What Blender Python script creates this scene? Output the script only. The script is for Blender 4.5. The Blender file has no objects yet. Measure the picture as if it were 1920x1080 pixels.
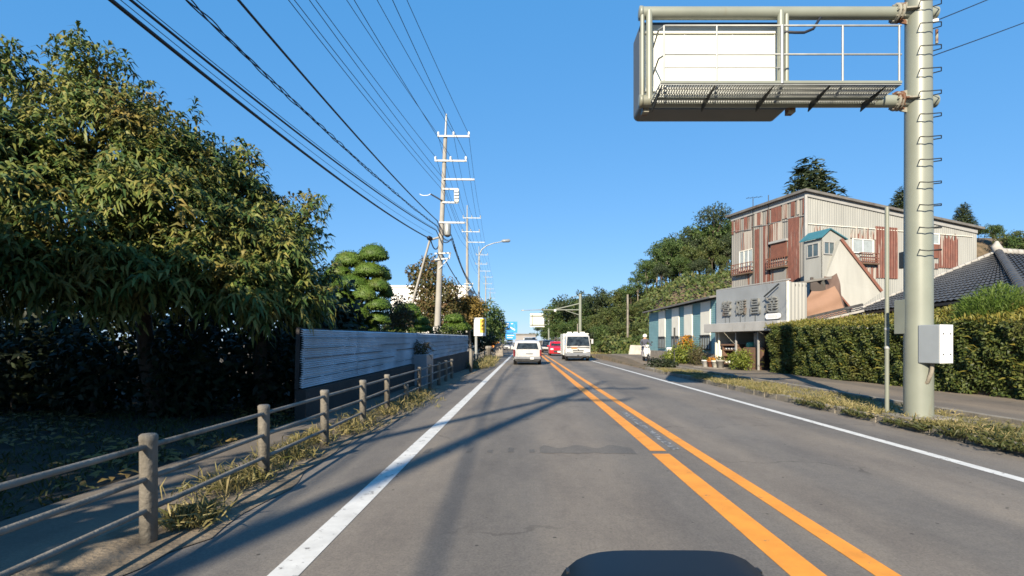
import bpy, bmesh, math, random
import numpy as np
from mathutils import Vector, Matrix, Quaternion

R = math.radians
rng = np.random.default_rng(7)
random.seed(7)
scene = bpy.context.scene
COL = scene.collection

# ------------------------------------------------------------------ camera, world, sun, exposure
CAM_H = 1.35
F = 1000.0            # focal length in pixels of the 1920 wide photograph
VX, VY = 985.0, 642.0  # vanishing point of the road
cam_d = bpy.data.cameras.new('camera')
cam = bpy.data.objects.new('camera', cam_d)
COL.objects.link(cam)
cam.location = (0, 0, CAM_H)
cam.rotation_euler = (R(90), 0, 0)
cam_d.sensor_width = 36.0
cam_d.lens = 36.0 * F / 1920.0
cam_d.shift_x = (960 - VX) / 1920.0
cam_d.shift_y = (VY - 540) / 1920.0
cam_d.clip_start = 0.05
cam_d.clip_end = 5000
scene.camera = cam

SUN_EL, SUN_AZ = R(26.5), R(17.5)   # sun behind the camera, to the left
world = bpy.data.worlds.new('World')
scene.world = world
world.use_nodes = True
wn = world.node_tree
sky = wn.nodes.new('ShaderNodeTexSky')
sky.sky_type = 'NISHITA'
sky.sun_disc = False
sky.sun_elevation = SUN_EL
sky.sun_rotation = R(180) + SUN_AZ
sky.altitude = 0
sky.air_density = 1.0
sky.dust_density = 0.0
sky.ozone_density = 3.0
bg = wn.nodes['Background']
bg.inputs['Strength'].default_value = 0.095
mxs = wn.nodes.new('ShaderNodeMixRGB')
mxs.inputs[0].default_value = 0.60
gm = wn.nodes.new('ShaderNodeGamma')
gm.inputs['Gamma'].default_value = 0.85
wn.links.new(sky.outputs[0], gm.inputs['Color'])
wn.links.new(gm.outputs[0], mxs.inputs[1])
mxs.inputs[2].default_value = (0.12, 1.68, 4.2, 1)
wn.links.new(mxs.outputs[0], bg.inputs['Color'])

sun_d = bpy.data.lights.new('sun', 'SUN')
sun_d.energy = 5.0
sun_d.angle = R(0.5)
sun_d.color = (1.0, 0.87, 0.68)
sun = bpy.data.objects.new('sun', sun_d)
COL.objects.link(sun)
to_sun = Vector((-math.sin(SUN_AZ) * math.cos(SUN_EL), -math.cos(SUN_AZ) * math.cos(SUN_EL), math.sin(SUN_EL)))
sun.rotation_euler = to_sun.to_track_quat('Z', 'Y').to_euler()
sun.location = (-10, -30, 30)

scene.view_settings.view_transform = 'Standard'
scene.view_settings.look = 'None'
scene.view_settings.exposure = 1.2
scene.view_settings.gamma = 1.0
scene.render.engine = 'CYCLES'
scene.cycles.max_bounces = 6
scene.cycles.filter_width = 1.6
scene.cycles.transparent_max_bounces = 8

# ------------------------------------------------------------------ helpers
def P(px, py, d):
    return Vector(((px - VX) * d / F, d, CAM_H - (py - VY) * d / F))

def G(px, py, z=0.0):
    d = F * (CAM_H - z) / (py - VY)
    return Vector(((px - VX) * d / F, d, z))

def sstep(a, b, x):
    t = np.clip((x - a) / (b - a), 0, 1)
    return t * t * (3 - 2 * t)

class MB:
    """collects shapes and links them as ONE mesh object"""
    def __init__(s):
        s.v = []; s.f = []; s.m = []; s.s = []
    def add(s, verts, faces, mi=0, smooth=False):
        o = len(s.v)
        s.v += [tuple(p) for p in verts]
        for f in faces:
            s.f.append(tuple(i + o for i in f)); s.m.append(mi); s.s.append(smooth)
        return s
    def box(s, c, size, rz=0.0, mi=0, rot=None):
        hx, hy, hz = size[0] / 2, size[1] / 2, size[2] / 2
        m = rot if rot is not None else Matrix.Rotation(rz, 3, 'Z')
        c = Vector(c)
        vs = [c + m @ Vector((x * hx, y * hy, z * hz)) for z in (-1, 1) for y in (-1, 1) for x in (-1, 1)]
        return s.add(vs, [(0, 2, 3, 1), (4, 5, 7, 6), (0, 1, 5, 4), (2, 6, 7, 3), (0, 4, 6, 2), (1, 3, 7, 5)], mi)
    def beam(s, a, b, w, h, mi=0):
        a = Vector(a); b = Vector(b); d = b - a; L = d.length
        q = d.to_track_quat('Y', 'Z').to_matrix()
        return s.box((a + b) / 2, (w, L, h), mi=mi, rot=q)
    def tube(s, pts, r, n=8, mi=0, caps=True, smooth=True):
        pts = [Vector(p) for p in pts]
        rs = r if isinstance(r, (list, tuple)) else [r] * len(pts)
        vs = []; ref = None
        for i, p in enumerate(pts):
            if i == 0: t = pts[1] - pts[0]
            elif i == len(pts) - 1: t = pts[-1] - pts[-2]
            else: t = (pts[i + 1] - pts[i]).normalized() + (pts[i] - pts[i - 1]).normalized()
            t.normalize()
            if ref is None:
                ref = Vector((0, 0, 1)) if abs(t.z) < 0.9 else Vector((1, 0, 0))
            u = ref - t * ref.dot(t)
            if u.length < 1e-4: u = Vector((1, 0, 0)) - t * t.x
            u.normalize(); ref = u; w = t.cross(u)
            for k in range(n):
                a = 2 * math.pi * k / n
                vs.append(p + (u * math.cos(a) + w * math.sin(a)) * rs[i])
        fs = []
        for i in range(len(pts) - 1):
            for k in range(n):
                fs.append((i * n + k, i * n + (k + 1) % n, (i + 1) * n + (k + 1) % n, (i + 1) * n + k))
        s.add(vs, fs, mi, smooth)
        if caps:
            s.add(vs[:n], [tuple(range(n))[::-1]], mi)
            s.add(vs[-n:], [tuple(range(n))], mi)
        return s
    def prism(s, poly, ext, mi=0):
        poly = [Vector(p) for p in poly]; e = Vector(ext); n = len(poly)
        vs = poly + [p + e for p in poly]
        fs = [tuple(range(n))[::-1], tuple(range(n, 2 * n))]
        fs += [(i, (i + 1) % n, n + (i + 1) % n, n + i) for i in range(n)]
        return s.add(vs, fs, mi)
    def quad(s, a, b, c, d, mi=0):
        return s.add([a, b, c, d], [(0, 1, 2, 3)], mi)
    def lathe(s, c, prof, n=16, mi=0, axis='Z', smooth=True):
        c = Vector(c); vs = []
        for r, h in prof:
            for k in range(n):
                a = 2 * math.pi * k / n
                x, y = r * math.cos(a), r * math.sin(a)
                vs.append(c + (Vector((x, y, h)) if axis == 'Z' else Vector((h, x, y)) if axis == 'X' else Vector((x, h, y))))
        fs = [(i * n + k, i * n + (k + 1) % n, (i + 1) * n + (k + 1) % n, (i + 1) * n + k) for i in range(len(prof) - 1) for k in range(n)]
        fs += [tuple(range(n))[::-1], tuple(range((len(prof) - 1) * n, len(prof) * n))]
        return s.add(vs, fs, mi, smooth)
    def build(s, name, mats, parent=None, bevel=0.0):
        me = bpy.data.meshes.new(name)
        org = Vector(ORG.get(parent.name, (0, 0, 0))) if parent else Vector((0, 0, 0))
        me.from_pydata([tuple(Vector(p) - org) for p in s.v], [], s.f)
        if not isinstance(mats, (list, tuple)): mats = [mats]
        for m in mats: me.materials.append(m)
        me.polygons.foreach_set('material_index', s.m)
        me.polygons.foreach_set('use_smooth', s.s)
        bm = bmesh.new(); bm.from_mesh(me)
        bmesh.ops.recalc_face_normals(bm, faces=bm.faces)
        bm.to_mesh(me); bm.free()
        me.update()
        o = bpy.data.objects.new(name, me); COL.objects.link(o)
        if parent:
            o.parent = parent
            ORG[o.name] = ORG.get(parent.name, (0, 0, 0))
        if bevel:
            b = o.modifiers.new('bevel', 'BEVEL'); b.width = bevel; b.segments = 2; b.limit_method = 'ANGLE'
        return o
ORG = {}

def tag(o, label=None, cat=None, group=None, kind=None):
    if label: o['label'] = label
    if cat: o['category'] = cat
    if group: o['group'] = group
    if kind: o['kind'] = kind
    return o

def thing(name, loc, label, cat, group=None):
    o = bpy.data.objects.new(name, None); COL.objects.link(o)
    o.empty_display_size = 0.3
    o.location = loc
    ORG[o.name] = tuple(loc)
    return tag(o, label, cat, group)

def struct(o):
    o['kind'] = 'structure'; return o

def dup(root, loc, rz=0.0, scale=1.0, label=None, group=None):
    r = root.copy(); COL.objects.link(r)
    r.location = loc; r.rotation_euler = (0, 0, rz)
    r.scale = (scale, scale, scale) if not isinstance(scale, tuple) else scale
    if label: r['label'] = label
    if group: r['group'] = group
    for ch in root.children:
        c = ch.copy(); COL.objects.link(c); c.parent = r
        for g in ch.children:
            k = g.copy(); COL.objects.link(k); k.parent = c
    return r

def np_mesh(name, V, Q, mats, parent=None, smooth=False):
    """mesh from numpy arrays; Q is (M,4)"""
    me = bpy.data.meshes.new(name)
    org = np.array(ORG.get(parent.name, (0, 0, 0))) if parent else np.zeros(3)
    V = np.asarray(V, dtype=np.float32) - org.astype(np.float32)
    Q = np.asarray(Q, dtype=np.int32)
    me.vertices.add(len(V)); me.vertices.foreach_set('co', V.ravel())
    me.loops.add(Q.size); me.loops.foreach_set('vertex_index', Q.ravel())
    me.polygons.add(len(Q))
    me.polygons.foreach_set('loop_start', np.arange(0, Q.size, 4, dtype=np.int32))
    me.polygons.foreach_set('loop_total', np.full(len(Q), 4, dtype=np.int32))
    if smooth: me.polygons.foreach_set('use_smooth', np.ones(len(Q), dtype=bool))
    me.update(calc_edges=True)
    for m in (mats if isinstance(mats, (list, tuple)) else [mats]): me.materials.append(m)
    o = bpy.data.objects.new(name, me); COL.objects.link(o)
    if parent:
        o.parent = parent; ORG[o.name] = ORG.get(parent.name, (0, 0, 0))
    return o

# ------------------------------------------------------------------ materials
def new_mat(name):
    m = bpy.data.materials.new(name); m.use_nodes = True
    nt = m.node_tree
    return m, nt, nt.nodes['Principled BSDF']

def nd(nt, t, **kw):
    n = nt.nodes.new(t)
    for k, v in kw.items(): setattr(n, k, v)
    return n

def ramp(nt, stops, interp='LINEAR'):
    r = nt.nodes.new('ShaderNodeValToRGB'); r.color_ramp.interpolation = interp
    e = r.color_ramp.elements
    while len(e) > 1: e.remove(e[-1])
    e[0].position = stops[0][0]; e[0].color = (*stops[0][1], 1)
    for p, c in stops[1:]:
        x = e.new(p); x.color = (*c, 1)
    return r

def mixrgb(nt, a, b, fac, blend='MIX'):
    m = nt.nodes.new('ShaderNodeMixRGB'); m.blend_type = blend
    for s, v in ((0, fac), (1, a), (2, b)):
        if hasattr(v, 'is_output') or isinstance(v, bpy.types.NodeSocket): nt.links.new(v, m.inputs[s])
        elif s == 0: m.inputs[0].default_value = v
        else: m.inputs[s].default_value = (*v, 1)
    return m.outputs[0]

def noise(nt, scale, detail=4, rough=0.55, stretch=None, coord='Object'):
    tc = nt.nodes.new('ShaderNodeTexCoord'); n = nt.nodes.new('ShaderNodeTexNoise')
    n.inputs['Scale'].default_value = scale; n.inputs['Detail'].default_value = detail; n.inputs['Roughness'].default_value = rough
    if stretch:
        mp = nt.nodes.new('ShaderNodeMapping'); mp.inputs['Scale'].default_value = stretch
        nt.links.new(tc.outputs[coord], mp.inputs[0]); nt.links.new(mp.outputs[0], n.inputs['Vector'])
    else:
        nt.links.new(tc.outputs[coord], n.inputs['Vector'])
    return n.outputs['Fac']

LEAF = 0.72
ALB = 0.60   # overall reflectance, balanced against the exposure
def alb(c):
    return tuple(x * (ALB + .22 * max(0, min(1, (max(c) - .55) / .25))) for x in c)

def plain(name, col, rough=0.5, metal=0.0, var=0.15, scale=3.0, bump=0.0, dirt=None, spec=0.5):
    """paint / metal / plaster with uneven tone and a little dirt"""
    m, nt, b = new_mat(name); col = alb(col); dirt = (alb(dirt[0]), dirt[1]) if dirt else None
    n1 = noise(nt, scale, 5)
    r = ramp(nt, [(0.3, tuple(c * (1 - var) for c in col)), (0.7, tuple(min(1, c * (1 + var)) for c in col))])
    nt.links.new(n1, r.inputs[0]); out = r.outputs[0]
    if dirt:
        n2 = noise(nt, scale * 0.8, 6, 0.65, (1, 1, 0.25))
        r2 = ramp(nt, [(dirt[1], (0, 0, 0)), (min(1, dirt[1] + 0.15), (1, 1, 1))]); nt.links.new(n2, r2.inputs[0])
        out = mixrgb(nt, out, dirt[0], r2.outputs[0])
    nt.links.new(out, b.inputs['Base Color'])
    b.inputs['Roughness'].default_value = rough; b.inputs['Metallic'].default_value = metal
    b.inputs['Specular IOR Level'].default_value = spec
    if bump:
        bp = nt.nodes.new('ShaderNodeBump'); bp.inputs['Strength'].default_value = bump; bp.inputs['Distance'].default_value = 0.02
        nt.links.new(noise(nt, scale * 8, 6), bp.inputs['Height']); nt.links.new(bp.outputs[0], b.inputs['Normal'])
    return m

def leaf_mat(name, cols, trans=0.3, patch=None, patch_scale=0.6):
    """foliage: each leaf its own tone, broad patches of another tone, light shining through"""
    m, nt, b = new_mat(name); cols = [tuple(x * LEAF for x in c) for c in cols]; patch = tuple(x * LEAF for x in patch) if patch else None
    g = nt.nodes.new('ShaderNodeNewGeometry')
    n = len(cols)
    r = ramp(nt, [(i / max(1, n - 1), c) for i, c in enumerate(cols)])
    nt.links.new(g.outputs['Random Per Island'], r.inputs[0]); out = r.outputs[0]
    if patch:
        r2 = ramp(nt, [(0.54, (0, 0, 0)), (0.70, (1, 1, 1))]); nt.links.new(noise(nt, patch_scale, 3), r2.inputs[0])
        ml = nt.nodes.new('ShaderNodeMath'); ml.operation = 'MULTIPLY'; ml.inputs[1].default_value = 0.75
        nt.links.new(r2.outputs[0], ml.inputs[0])
        out = mixrgb(nt, out, patch, ml.outputs[0])
    nt.links.new(out, b.inputs['Base Color']); b.inputs['Roughness'].default_value = 0.55
    b.inputs['Specular IOR Level'].default_value = 0.3
    t = nt.nodes.new('ShaderNodeBsdfTranslucent'); nt.links.new(out, t.inputs['Color'])
    mx = nt.nodes.new('ShaderNodeMixShader'); mx.inputs[0].default_value = trans
    nt.links.new(b.outputs[0], mx.inputs[1]); nt.links.new(t.outputs[0], mx.inputs[2])
    nt.links.new(mx.outputs[0], nt.nodes['Material Output'].inputs['Surface'])
    return m

def asphalt(name, col, fleck=1.0):
    m, nt, b = new_mat(name); col = alb(col)
    big = ramp(nt, [(0.3, tuple(c * 0.86 for c in col)), (0.7, tuple(c * 1.14 for c in col))])
    nt.links.new(noise(nt, 0.35, 5, 0.6, (1, 0.25, 1)), big.inputs[0])
    fine = ramp(nt, [(0.3, (0.62, 0.62, 0.62)), (0.5, (1, 1, 1)), (0.72, (1.35, 1.33, 1.3))])
    nt.links.new(noise(nt, 55, 3, 0.8), fine.inputs[0])
    out = mixrgb(nt, big.outputs[0], fine.outputs[0], 0.7 * fleck, 'MULTIPLY')
    mid = ramp(nt, [(0.3, (0.86, 0.86, 0.87)), (0.7, (1.13, 1.12, 1.10))]); nt.links.new(noise(nt, 13, 5, 0.75), mid.inputs[0])
    out = mixrgb(nt, out, mid.outputs[0], 0.8 * fleck, 'MULTIPLY')
    # dark debris specks
    vo = nt.nodes.new('ShaderNodeTexVoronoi'); vo.inputs['Scale'].default_value = 4.2
    tc = nt.nodes.new('ShaderNodeTexCoord'); nt.links.new(tc.outputs['Object'], vo.inputs['Vector'])
    rv = ramp(nt, [(0.0, (1, 1, 1)), (0.045, (1, 1, 1)), (0.065, (0, 0, 0))]); nt.links.new(vo.outputs['Distance'], rv.inputs[0])
    out = mixrgb(nt, out, tuple(c * 0.35 for c in col), rv.outputs[0])
    ve = nt.nodes.new('ShaderNodeTexVoronoi'); ve.feature = 'DISTANCE_TO_EDGE'; ve.inputs['Scale'].default_value = 0.42
    wob = nt.nodes.new('ShaderNodeTexNoise'); wob.inputs['Scale'].default_value = 1.8; wob.inputs['Detail'].default_value = 5
    nt.links.new(tc.outputs['Object'], wob.inputs['Vector'])
    va = nt.nodes.new('ShaderNodeMixRGB'); va.blend_type = 'ADD'; va.inputs[0].default_value = 1.0
    nt.links.new(tc.outputs['Object'], va.inputs[1]); nt.links.new(wob.outputs['Color'], va.inputs[2]); nt.links.new(va.outputs[0], ve.inputs['Vector'])
    rc = ramp(nt, [(0.0, (1, 1, 1)), (0.004, (1, 1, 1)), (0.010, (0, 0, 0))]); nt.links.new(ve.outputs['Distance'], rc.inputs[0])
    gate = ramp(nt, [(0.50, (0, 0, 0)), (0.60, (.6, .6, .6))]); nt.links.new(noise(nt, 0.5, 3), gate.inputs[0])
    gm_ = nt.nodes.new('ShaderNodeMath'); gm_.operation = 'MULTIPLY'; nt.links.new(rc.outputs[0], gm_.inputs[0]); nt.links.new(gate.outputs[0], gm_.inputs[1])
    out = mixrgb(nt, out, tuple(c * 0.4 for c in col), gm_.outputs[0])
    st = ramp(nt, [(0.33, (0.70, 0.70, 0.73)), (0.52, (1, 1, 1)), (0.70, (1.22, 1.19, 1.13))]); nt.links.new(noise(nt, 1.1, 7, 0.7, (1, 0.35, 1)), st.inputs[0])
    out = mixrgb(nt, out, st.outputs[0], 0.75, 'MULTIPLY')
    # tyre tracks worn along the road: a tone of the surface itself
    wv = nt.nodes.new('ShaderNodeTexWave'); wv.wave_type = 'BANDS'; wv.bands_direction = 'X'
    wv.inputs['Scale'].default_value = 0.185; wv.inputs['Distortion'].default_value = 0.6; wv.inputs['Phase Offset'].default_value = 0.9
    mp = nt.nodes.new('ShaderNodeMapping'); mp.inputs['Scale'].default_value = (1, 0.02, 1)
    nt.links.new(tc.outputs['Object'], mp.inputs[0]); nt.links.new(mp.outputs[0], wv.inputs['Vector'])
    rw = ramp(nt, [(0.2, (0.84, 0.86, 0.89)), (0.8, (1.12, 1.09, 1.05))]); nt.links.new(wv.outputs['Fac'], rw.inputs[0])
    out = mixrgb(nt, out, rw.outputs[0], 0.8, 'MULTIPLY')
    nt.links.new(out, b.inputs['Base Color']); b.inputs['Roughness'].default_value = 0.85
    b.inputs['Specular IOR Level'].default_value = 0.25
    bp = nt.nodes.new('ShaderNodeBump'); bp.inputs['Strength'].default_value = 0.35; bp.inputs['Distance'].default_value = 0.008
    nt.links.new(noise(nt, 90, 3, 0.7), bp.inputs['Height']); nt.links.new(bp.outputs[0], b.inputs['Normal'])
    return m

def worn_paint(name, col, under, thr=0.62):
    thr -= .055
    m, nt, b = new_mat(name); col = alb(col); under = alb(under)
    r = ramp(nt, [(thr, (0, 0, 0)), (thr + 0.06, (1, 1, 1))]); nt.links.new(noise(nt, 9, 8, 0.75), r.inputs[0])
    r3 = ramp(nt, [(0.3, tuple(c * 0.74 for c in col)), (0.62, col)]); nt.links.new(noise(nt, 3.5, 8, .7), r3.inputs[0])
    nt.links.new(mixrgb(nt, r3.outputs[0], under, r.outputs[0]), b.inputs['Base Color'])
    b.inputs['Roughness'].default_value = 0.7
    return m

def rust_mat(name, grey, rust, amount, streak=(6, 6, 0.35)):
    """painted sheet iron: grey paint over rust that shows in vertical streaks"""
    m, nt, b = new_mat(name); grey = alb(grey); rust = alb(rust)
    r = ramp(nt, [(amount, (0, 0, 0)), (amount + 0.05, (1, 1, 1))]); nt.links.new(noise(nt, 1.0, 6, 0.6, streak), r.inputs[0])
    rr = ramp(nt, [(0.3, tuple(c * 0.6 for c in rust)), (0.55, rust), (0.8, tuple(min(1, c * 1.5) for c in rust))]); nt.links.new(noise(nt, 3.0, 6, 0.65, (2, 2, 0.6)), rr.inputs[0])
    gg = ramp(nt, [(0.3, tuple(c * 0.86 for c in grey)), (0.7, tuple(c * 1.1 for c in grey))]); nt.links.new(noise(nt, 0.8, 5, 0.6, (2, 2, 0.3)), gg.inputs[0])
    nt.links.new(mixrgb(nt, gg.outputs[0], rr.outputs[0], r.outputs[0]), b.inputs['Base Color'])
    b.inputs['Roughness'].default_value = 0.65
    return m

M = {}
M['asphalt'] = asphalt('asphalt', (0.255, 0.232, 0.205))
M['patch'] = asphalt('asphalt_patch_shadow', (0.19, 0.18, 0.168))
M['walk'] = asphalt('walk_asphalt', (0.26, 0.22, 0.175), 0.8)
M['floor_shade'] = plain('shade_dark_floor', (0.045, 0.036, 0.022), 0.95, 0, 0.4, 2.5, 0.6)  # ground colour darkened to stand for the shade under the trees
M['white_line'] = worn_paint('white_line', (0.75, 0.75, 0.72), (0.2, 0.19, 0.18), 0.63)
M['yellow_line'] = worn_paint('yellow_line', (0.86, 0.33, 0.035), (0.2, 0.17, 0.13), 0.66)
M['scrape'] = worn_paint('scraped_line', (0.62, 0.62, 0.6), (0.17, 0.165, 0.16), 0.46)
M['concrete'] = plain('concrete', (0.29, 0.265, 0.225), 0.85, 0, 0.28, 4, 0.4, ((0.12, 0.105, 0.08), 0.56))
M['kerb'] = plain('kerb_concrete', (0.30, 0.27, 0.22), 0.9, 0, 0.25, 3, 0.5, ((0.13, 0.11, 0.07), 0.55))
M['soil'] = plain('soil', (0.17, 0.125, 0.075), 0.95, 0, 0.4, 2.2, 0.8, ((0.085, 0.075, 0.035), 0.5))
M['dirt'] = plain('roadside_dirt', (0.27, 0.215, 0.15), 0.95, 0, 0.45, 3.5, 0.8, ((0.15, 0.125, 0.09), 0.5))
M['verge'] = plain('verge_soil', (0.28, 0.235, 0.14), 0.95, 0, 0.4, 2.5, 0.8, ((0.11, 0.105, 0.04), 0.5))
M['pole_paint'] = plain('pale_green_paint', (0.285, 0.31, 0.26), 0.42, 0, 0.10, 1.5, 0, ((0.22, 0.19, 0.12), 0.60))
M['galv'] = plain('galvanised_steel', (0.42, 0.44, 0.43), 0.45, 0.35, 0.14, 6, 0)
M['pole_conc'] = plain('pole_concrete', (0.42, 0.40, 0.36), 0.85, 0, 0.12, 2, 0.15, ((0.25, 0.22, 0.18), 0.66))
M['arm_steel'] = plain('crossarm_steel', (0.48, 0.49, 0.49), 0.5, 0.1, 0.08, 6)
M['porcelain'] = plain('porcelain', (0.78, 0.78, 0.76), 0.25)
M['black'] = plain('black_rubber', (0.012, 0.013, 0.016), 0.5)
M['cable'] = plain('cable_sheath', (0.012, 0.016, 0.03), 0.55)
M['dark_metal'] = plain('dark_metal', (0.055, 0.06, 0.058), 0.5, 0.3)
M['rust_clamp'] = rust_mat('rust_clamp', (0.34, 0.33, 0.27), (0.17, 0.07, 0.03), 0.52, (4, 4, 4))
M['sign_back'] = plain('sign_back', (0.80, 0.80, 0.70), 0.45, 0, 0.03, 1.5)
M['case_grey'] = plain('case_grey', (0.15, 0.155, 0.15), 0.5, 0, 0.08, 2)
M['white_paint'] = plain('white_paint', (0.80, 0.80, 0.79), 0.3, 0, 0.03, 2)
M['box_grey'] = plain('box_grey', (0.30, 0.34, 0.38), 0.4, 0, 0.06, 3)
M['car_white'] = plain('car_white', (0.60, 0.60, 0.59), 0.18, 0, 0.02, 1)
M['car_red'] = plain('car_red', (0.62, 0.015, 0.03), 0.15, 0, 0.02, 1)
M['car_black'] = plain('car_black', (0.015, 0.017, 0.022), 0.15, 0, 0.02, 1)
M['car_silver'] = plain('car_silver', (0.45, 0.46, 0.48), 0.25, 0.6, 0.02, 1)
M['car_navy'] = plain('car_navy', (0.008, 0.016, 0.030), 0.45, 0, 0.02, 1, spec=0.2)
M['glass'] = plain('dark_glass', (0.035, 0.045, 0.052), 0.06, 0, 0.75, 3.5)
M['tail'] = plain('tail_light_red', (0.22, 0.008, 0.014), 0.2)
M['lamp_clear'] = plain('lamp_clear', (0.7, 0.72, 0.74), 0.12)
M['plate'] = plain('number_plate', (0.72, 0.74, 0.70), 0.5)
M['orange'] = plain('orange_paint', (0.80, 0.26, 0.02), 0.5)
M['chrome'] = plain('wheel_metal', (0.5, 0.5, 0.5), 0.3, 0.7)
M['teal'] = plain('teal_siding', (0.24, 0.46, 0.50), 0.7, 0, 0.10, 1.2, 0.1, ((0.17, 0.33, 0.36), 0.66))
M['cream'] = plain('cream_panel', (0.80, 0.78, 0.68), 0.7, 0, 0.07, 1.2, 0, ((0.45, 0.40, 0.28), 0.68))
M['grey_sign'] = plain('grey_facade', (0.33, 0.355, 0.375), 0.55, 0, 0.10, 1.0, 0, ((0.18, 0.18, 0.17), 0.66))
M['grey_trim'] = plain('grey_trim', (0.45, 0.45, 0.44), 0.6, 0, 0.1, 2, 0, ((0.25, 0.22, 0.18), 0.62))
M['letter'] = plain('letter_face', (0.30, 0.31, 0.30), 0.45, 0.2, 0.12, 3, 0, ((0.17, 0.10, 0.06), 0.56))
M['white_corr'] = rust_mat('white_sheet_iron', (0.46, 0.46, 0.43), (0.24, 0.13, 0.08), 0.66, (8, 8, 0.3))
M['fac_grey'] = rust_mat('grey_sheet_iron', (0.34, 0.33, 0.305), (0.26, 0.115, 0.07), 0.57, (3.5, 3.5, 0.22))
M['fac_white'] = rust_mat('pale_sheet_iron', (0.45, 0.455, 0.425), (0.27, 0.14, 0.09), 0.67, (4, 4, 0.2))
M['rust'] = rust_mat('rusty_sheet_iron', (0.34, 0.28, 0.245), (0.19, 0.062, 0.040), 0.37, (4, 4, 0.2))
M['rust_streak'] = rust_mat('streaked_sheet_iron', (0.42, 0.39, 0.35), (0.20, 0.07, 0.045), 0.49, (6, 6, 0.15))
M['rust_board'] = plain('rust_brown_board', (0.22, 0.085, 0.055), 0.8, 0, 0.15, 2)
M['roof_metal'] = plain('roof_metal', (0.20, 0.19, 0.175), 0.7, 0, 0.2, 2, 0, ((0.12, 0.09, 0.07), 0.55))
M['teal_roof'] = plain('teal_roof', (0.06, 0.22, 0.27), 0.5, 0, 0.12, 2)
M['curtain'] = plain('curtain', (0.40, 0.46, 0.48), 0.8, 0, 0.15, 3)
M['window_grey'] = plain('window_glass', (0.10, 0.14, 0.16), 0.1, 0, 0.3, 2)
M['tarp'] = plain('brown_tarp', (0.35, 0.205, 0.135), 0.85, 0, 0.08, 1.5, 0.3)
M['tarp2'] = plain('rust_tarp', (0.15, 0.095, 0.075), 0.85, 0, 0.15, 1.5, 0.3)
M['tile'] = plain('roof_tile', (0.085, 0.086, 0.088), 0.55, 0, 0.35, 3.5, 0, ((0.11, 0.11, 0.11), 0.6))
M['plaster'] = plain('roof_plaster', (0.52, 0.50, 0.46), 0.8, 0, 0.2, 3, 0, ((0.22, 0.19, 0.16), 0.58))
M['wood'] = plain('weathered_wood', (0.15, 0.10, 0.065), 0.85, 0, 0.3, 3)
M['brown'] = plain('brown_panel', (0.20, 0.115, 0.075), 0.75, 0, 0.2, 3)
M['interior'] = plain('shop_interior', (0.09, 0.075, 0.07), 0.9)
M['terracotta'] = plain('terracotta', (0.40, 0.13, 0.06), 0.8, 0, 0.2)
M['mint'] = plain('mint_plastic', (0.10, 0.48, 0.38), 0.5)
M['stone'] = plain('stone', (0.33, 0.29, 0.24), 0.9, 0, 0.3, 4, 0.5)
M['bark'] = plain('bark', (0.10, 0.075, 0.055), 0.9, 0, 0.35, 6, 0.6)
M['pale_bark'] = plain('pale_bark', (0.26, 0.22, 0.17), 0.9, 0, 0.3, 5, 0.5)
M['blue_sheet'] = plain('blue_grey_sheet', (0.76, 0.85, 0.93), 0.55, 0.0, 0.14, 1.3, 0, ((0.42, 0.45, 0.47), 0.68))
M['dark_base'] = plain('dark_base_wall', (0.055, 0.05, 0.047), 0.9, 0, 0.3, 2, 0.4)
M['white_wall'] = plain('white_wall', (0.78, 0.77, 0.74), 0.7, 0, 0.05, 1)
M['sign_blue'] = plain('sign_blue', (0.02, 0.28, 0.75), 0.4, 0, 0.03)
M['sign_yellow'] = plain('sign_yellow', (0.85, 0.50, 0.02), 0.5, 0, 0.04)
M['ink'] = plain('sign_ink', (0.10, 0.05, 0.02), 0.6)
M['far_wall'] = plain('far_wall', (0.38, 0.36, 0.35), 0.8, 0, 0.1, 0.3)

M['chestnut'] = leaf_mat('chestnut_leaves', [(0.038, 0.078, 0.018), (0.072, 0.130, 0.030), (0.140, 0.185, 0.042), (0.215, 0.235, 0.056), (0.31, 0.28, 0.08)], 0.20, (0.29, 0.195, 0.05), 1.3)
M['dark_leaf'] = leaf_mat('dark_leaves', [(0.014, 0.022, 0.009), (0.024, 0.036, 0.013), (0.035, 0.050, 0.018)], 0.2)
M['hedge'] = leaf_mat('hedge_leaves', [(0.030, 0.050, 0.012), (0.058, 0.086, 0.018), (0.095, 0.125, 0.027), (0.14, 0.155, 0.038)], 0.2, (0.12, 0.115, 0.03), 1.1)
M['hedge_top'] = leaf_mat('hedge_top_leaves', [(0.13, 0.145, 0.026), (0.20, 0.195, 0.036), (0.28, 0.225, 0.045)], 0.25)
M['feather'] = leaf_mat('feathery_leaves', [(0.09, 0.16, 0.025), (0.13, 0.21, 0.035), (0.17, 0.24, 0.05)], 0.4)
M['topiary'] = leaf_mat('topiary_leaves', [(0.055, 0.112, 0.014), (0.080, 0.145, 0.018), (0.105, 0.170, 0.024)], 0.15, (0.125, 0.145, 0.024), 1.5)
M['mix_tree'] = leaf_mat('autumn_mixed_leaves', [(0.055, 0.065, 0.022), (0.09, 0.095, 0.03), (0.14, 0.115, 0.04), (0.18, 0.10, 0.045)], 0.25)
M['yellow_tree'] = leaf_mat('yellowing_leaves', [(0.17, 0.125, 0.03), (0.25, 0.175, 0.045), (0.32, 0.22, 0.06), (0.20, 0.16, 0.04)], 0.3)
M['brown_shrub'] = leaf_mat('bronze_leaves', [(0.07, 0.06, 0.03), (0.11, 0.085, 0.04), (0.09, 0.10, 0.035)], 0.2)
M['wood_leaf'] = leaf_mat('woodland_leaves', [(0.040, 0.078, 0.022), (0.062, 0.115, 0.030), (0.090, 0.145, 0.038), (0.125, 0.17, 0.046)], 0.25, (0.105, 0.125, 0.035), 0.35)
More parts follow.
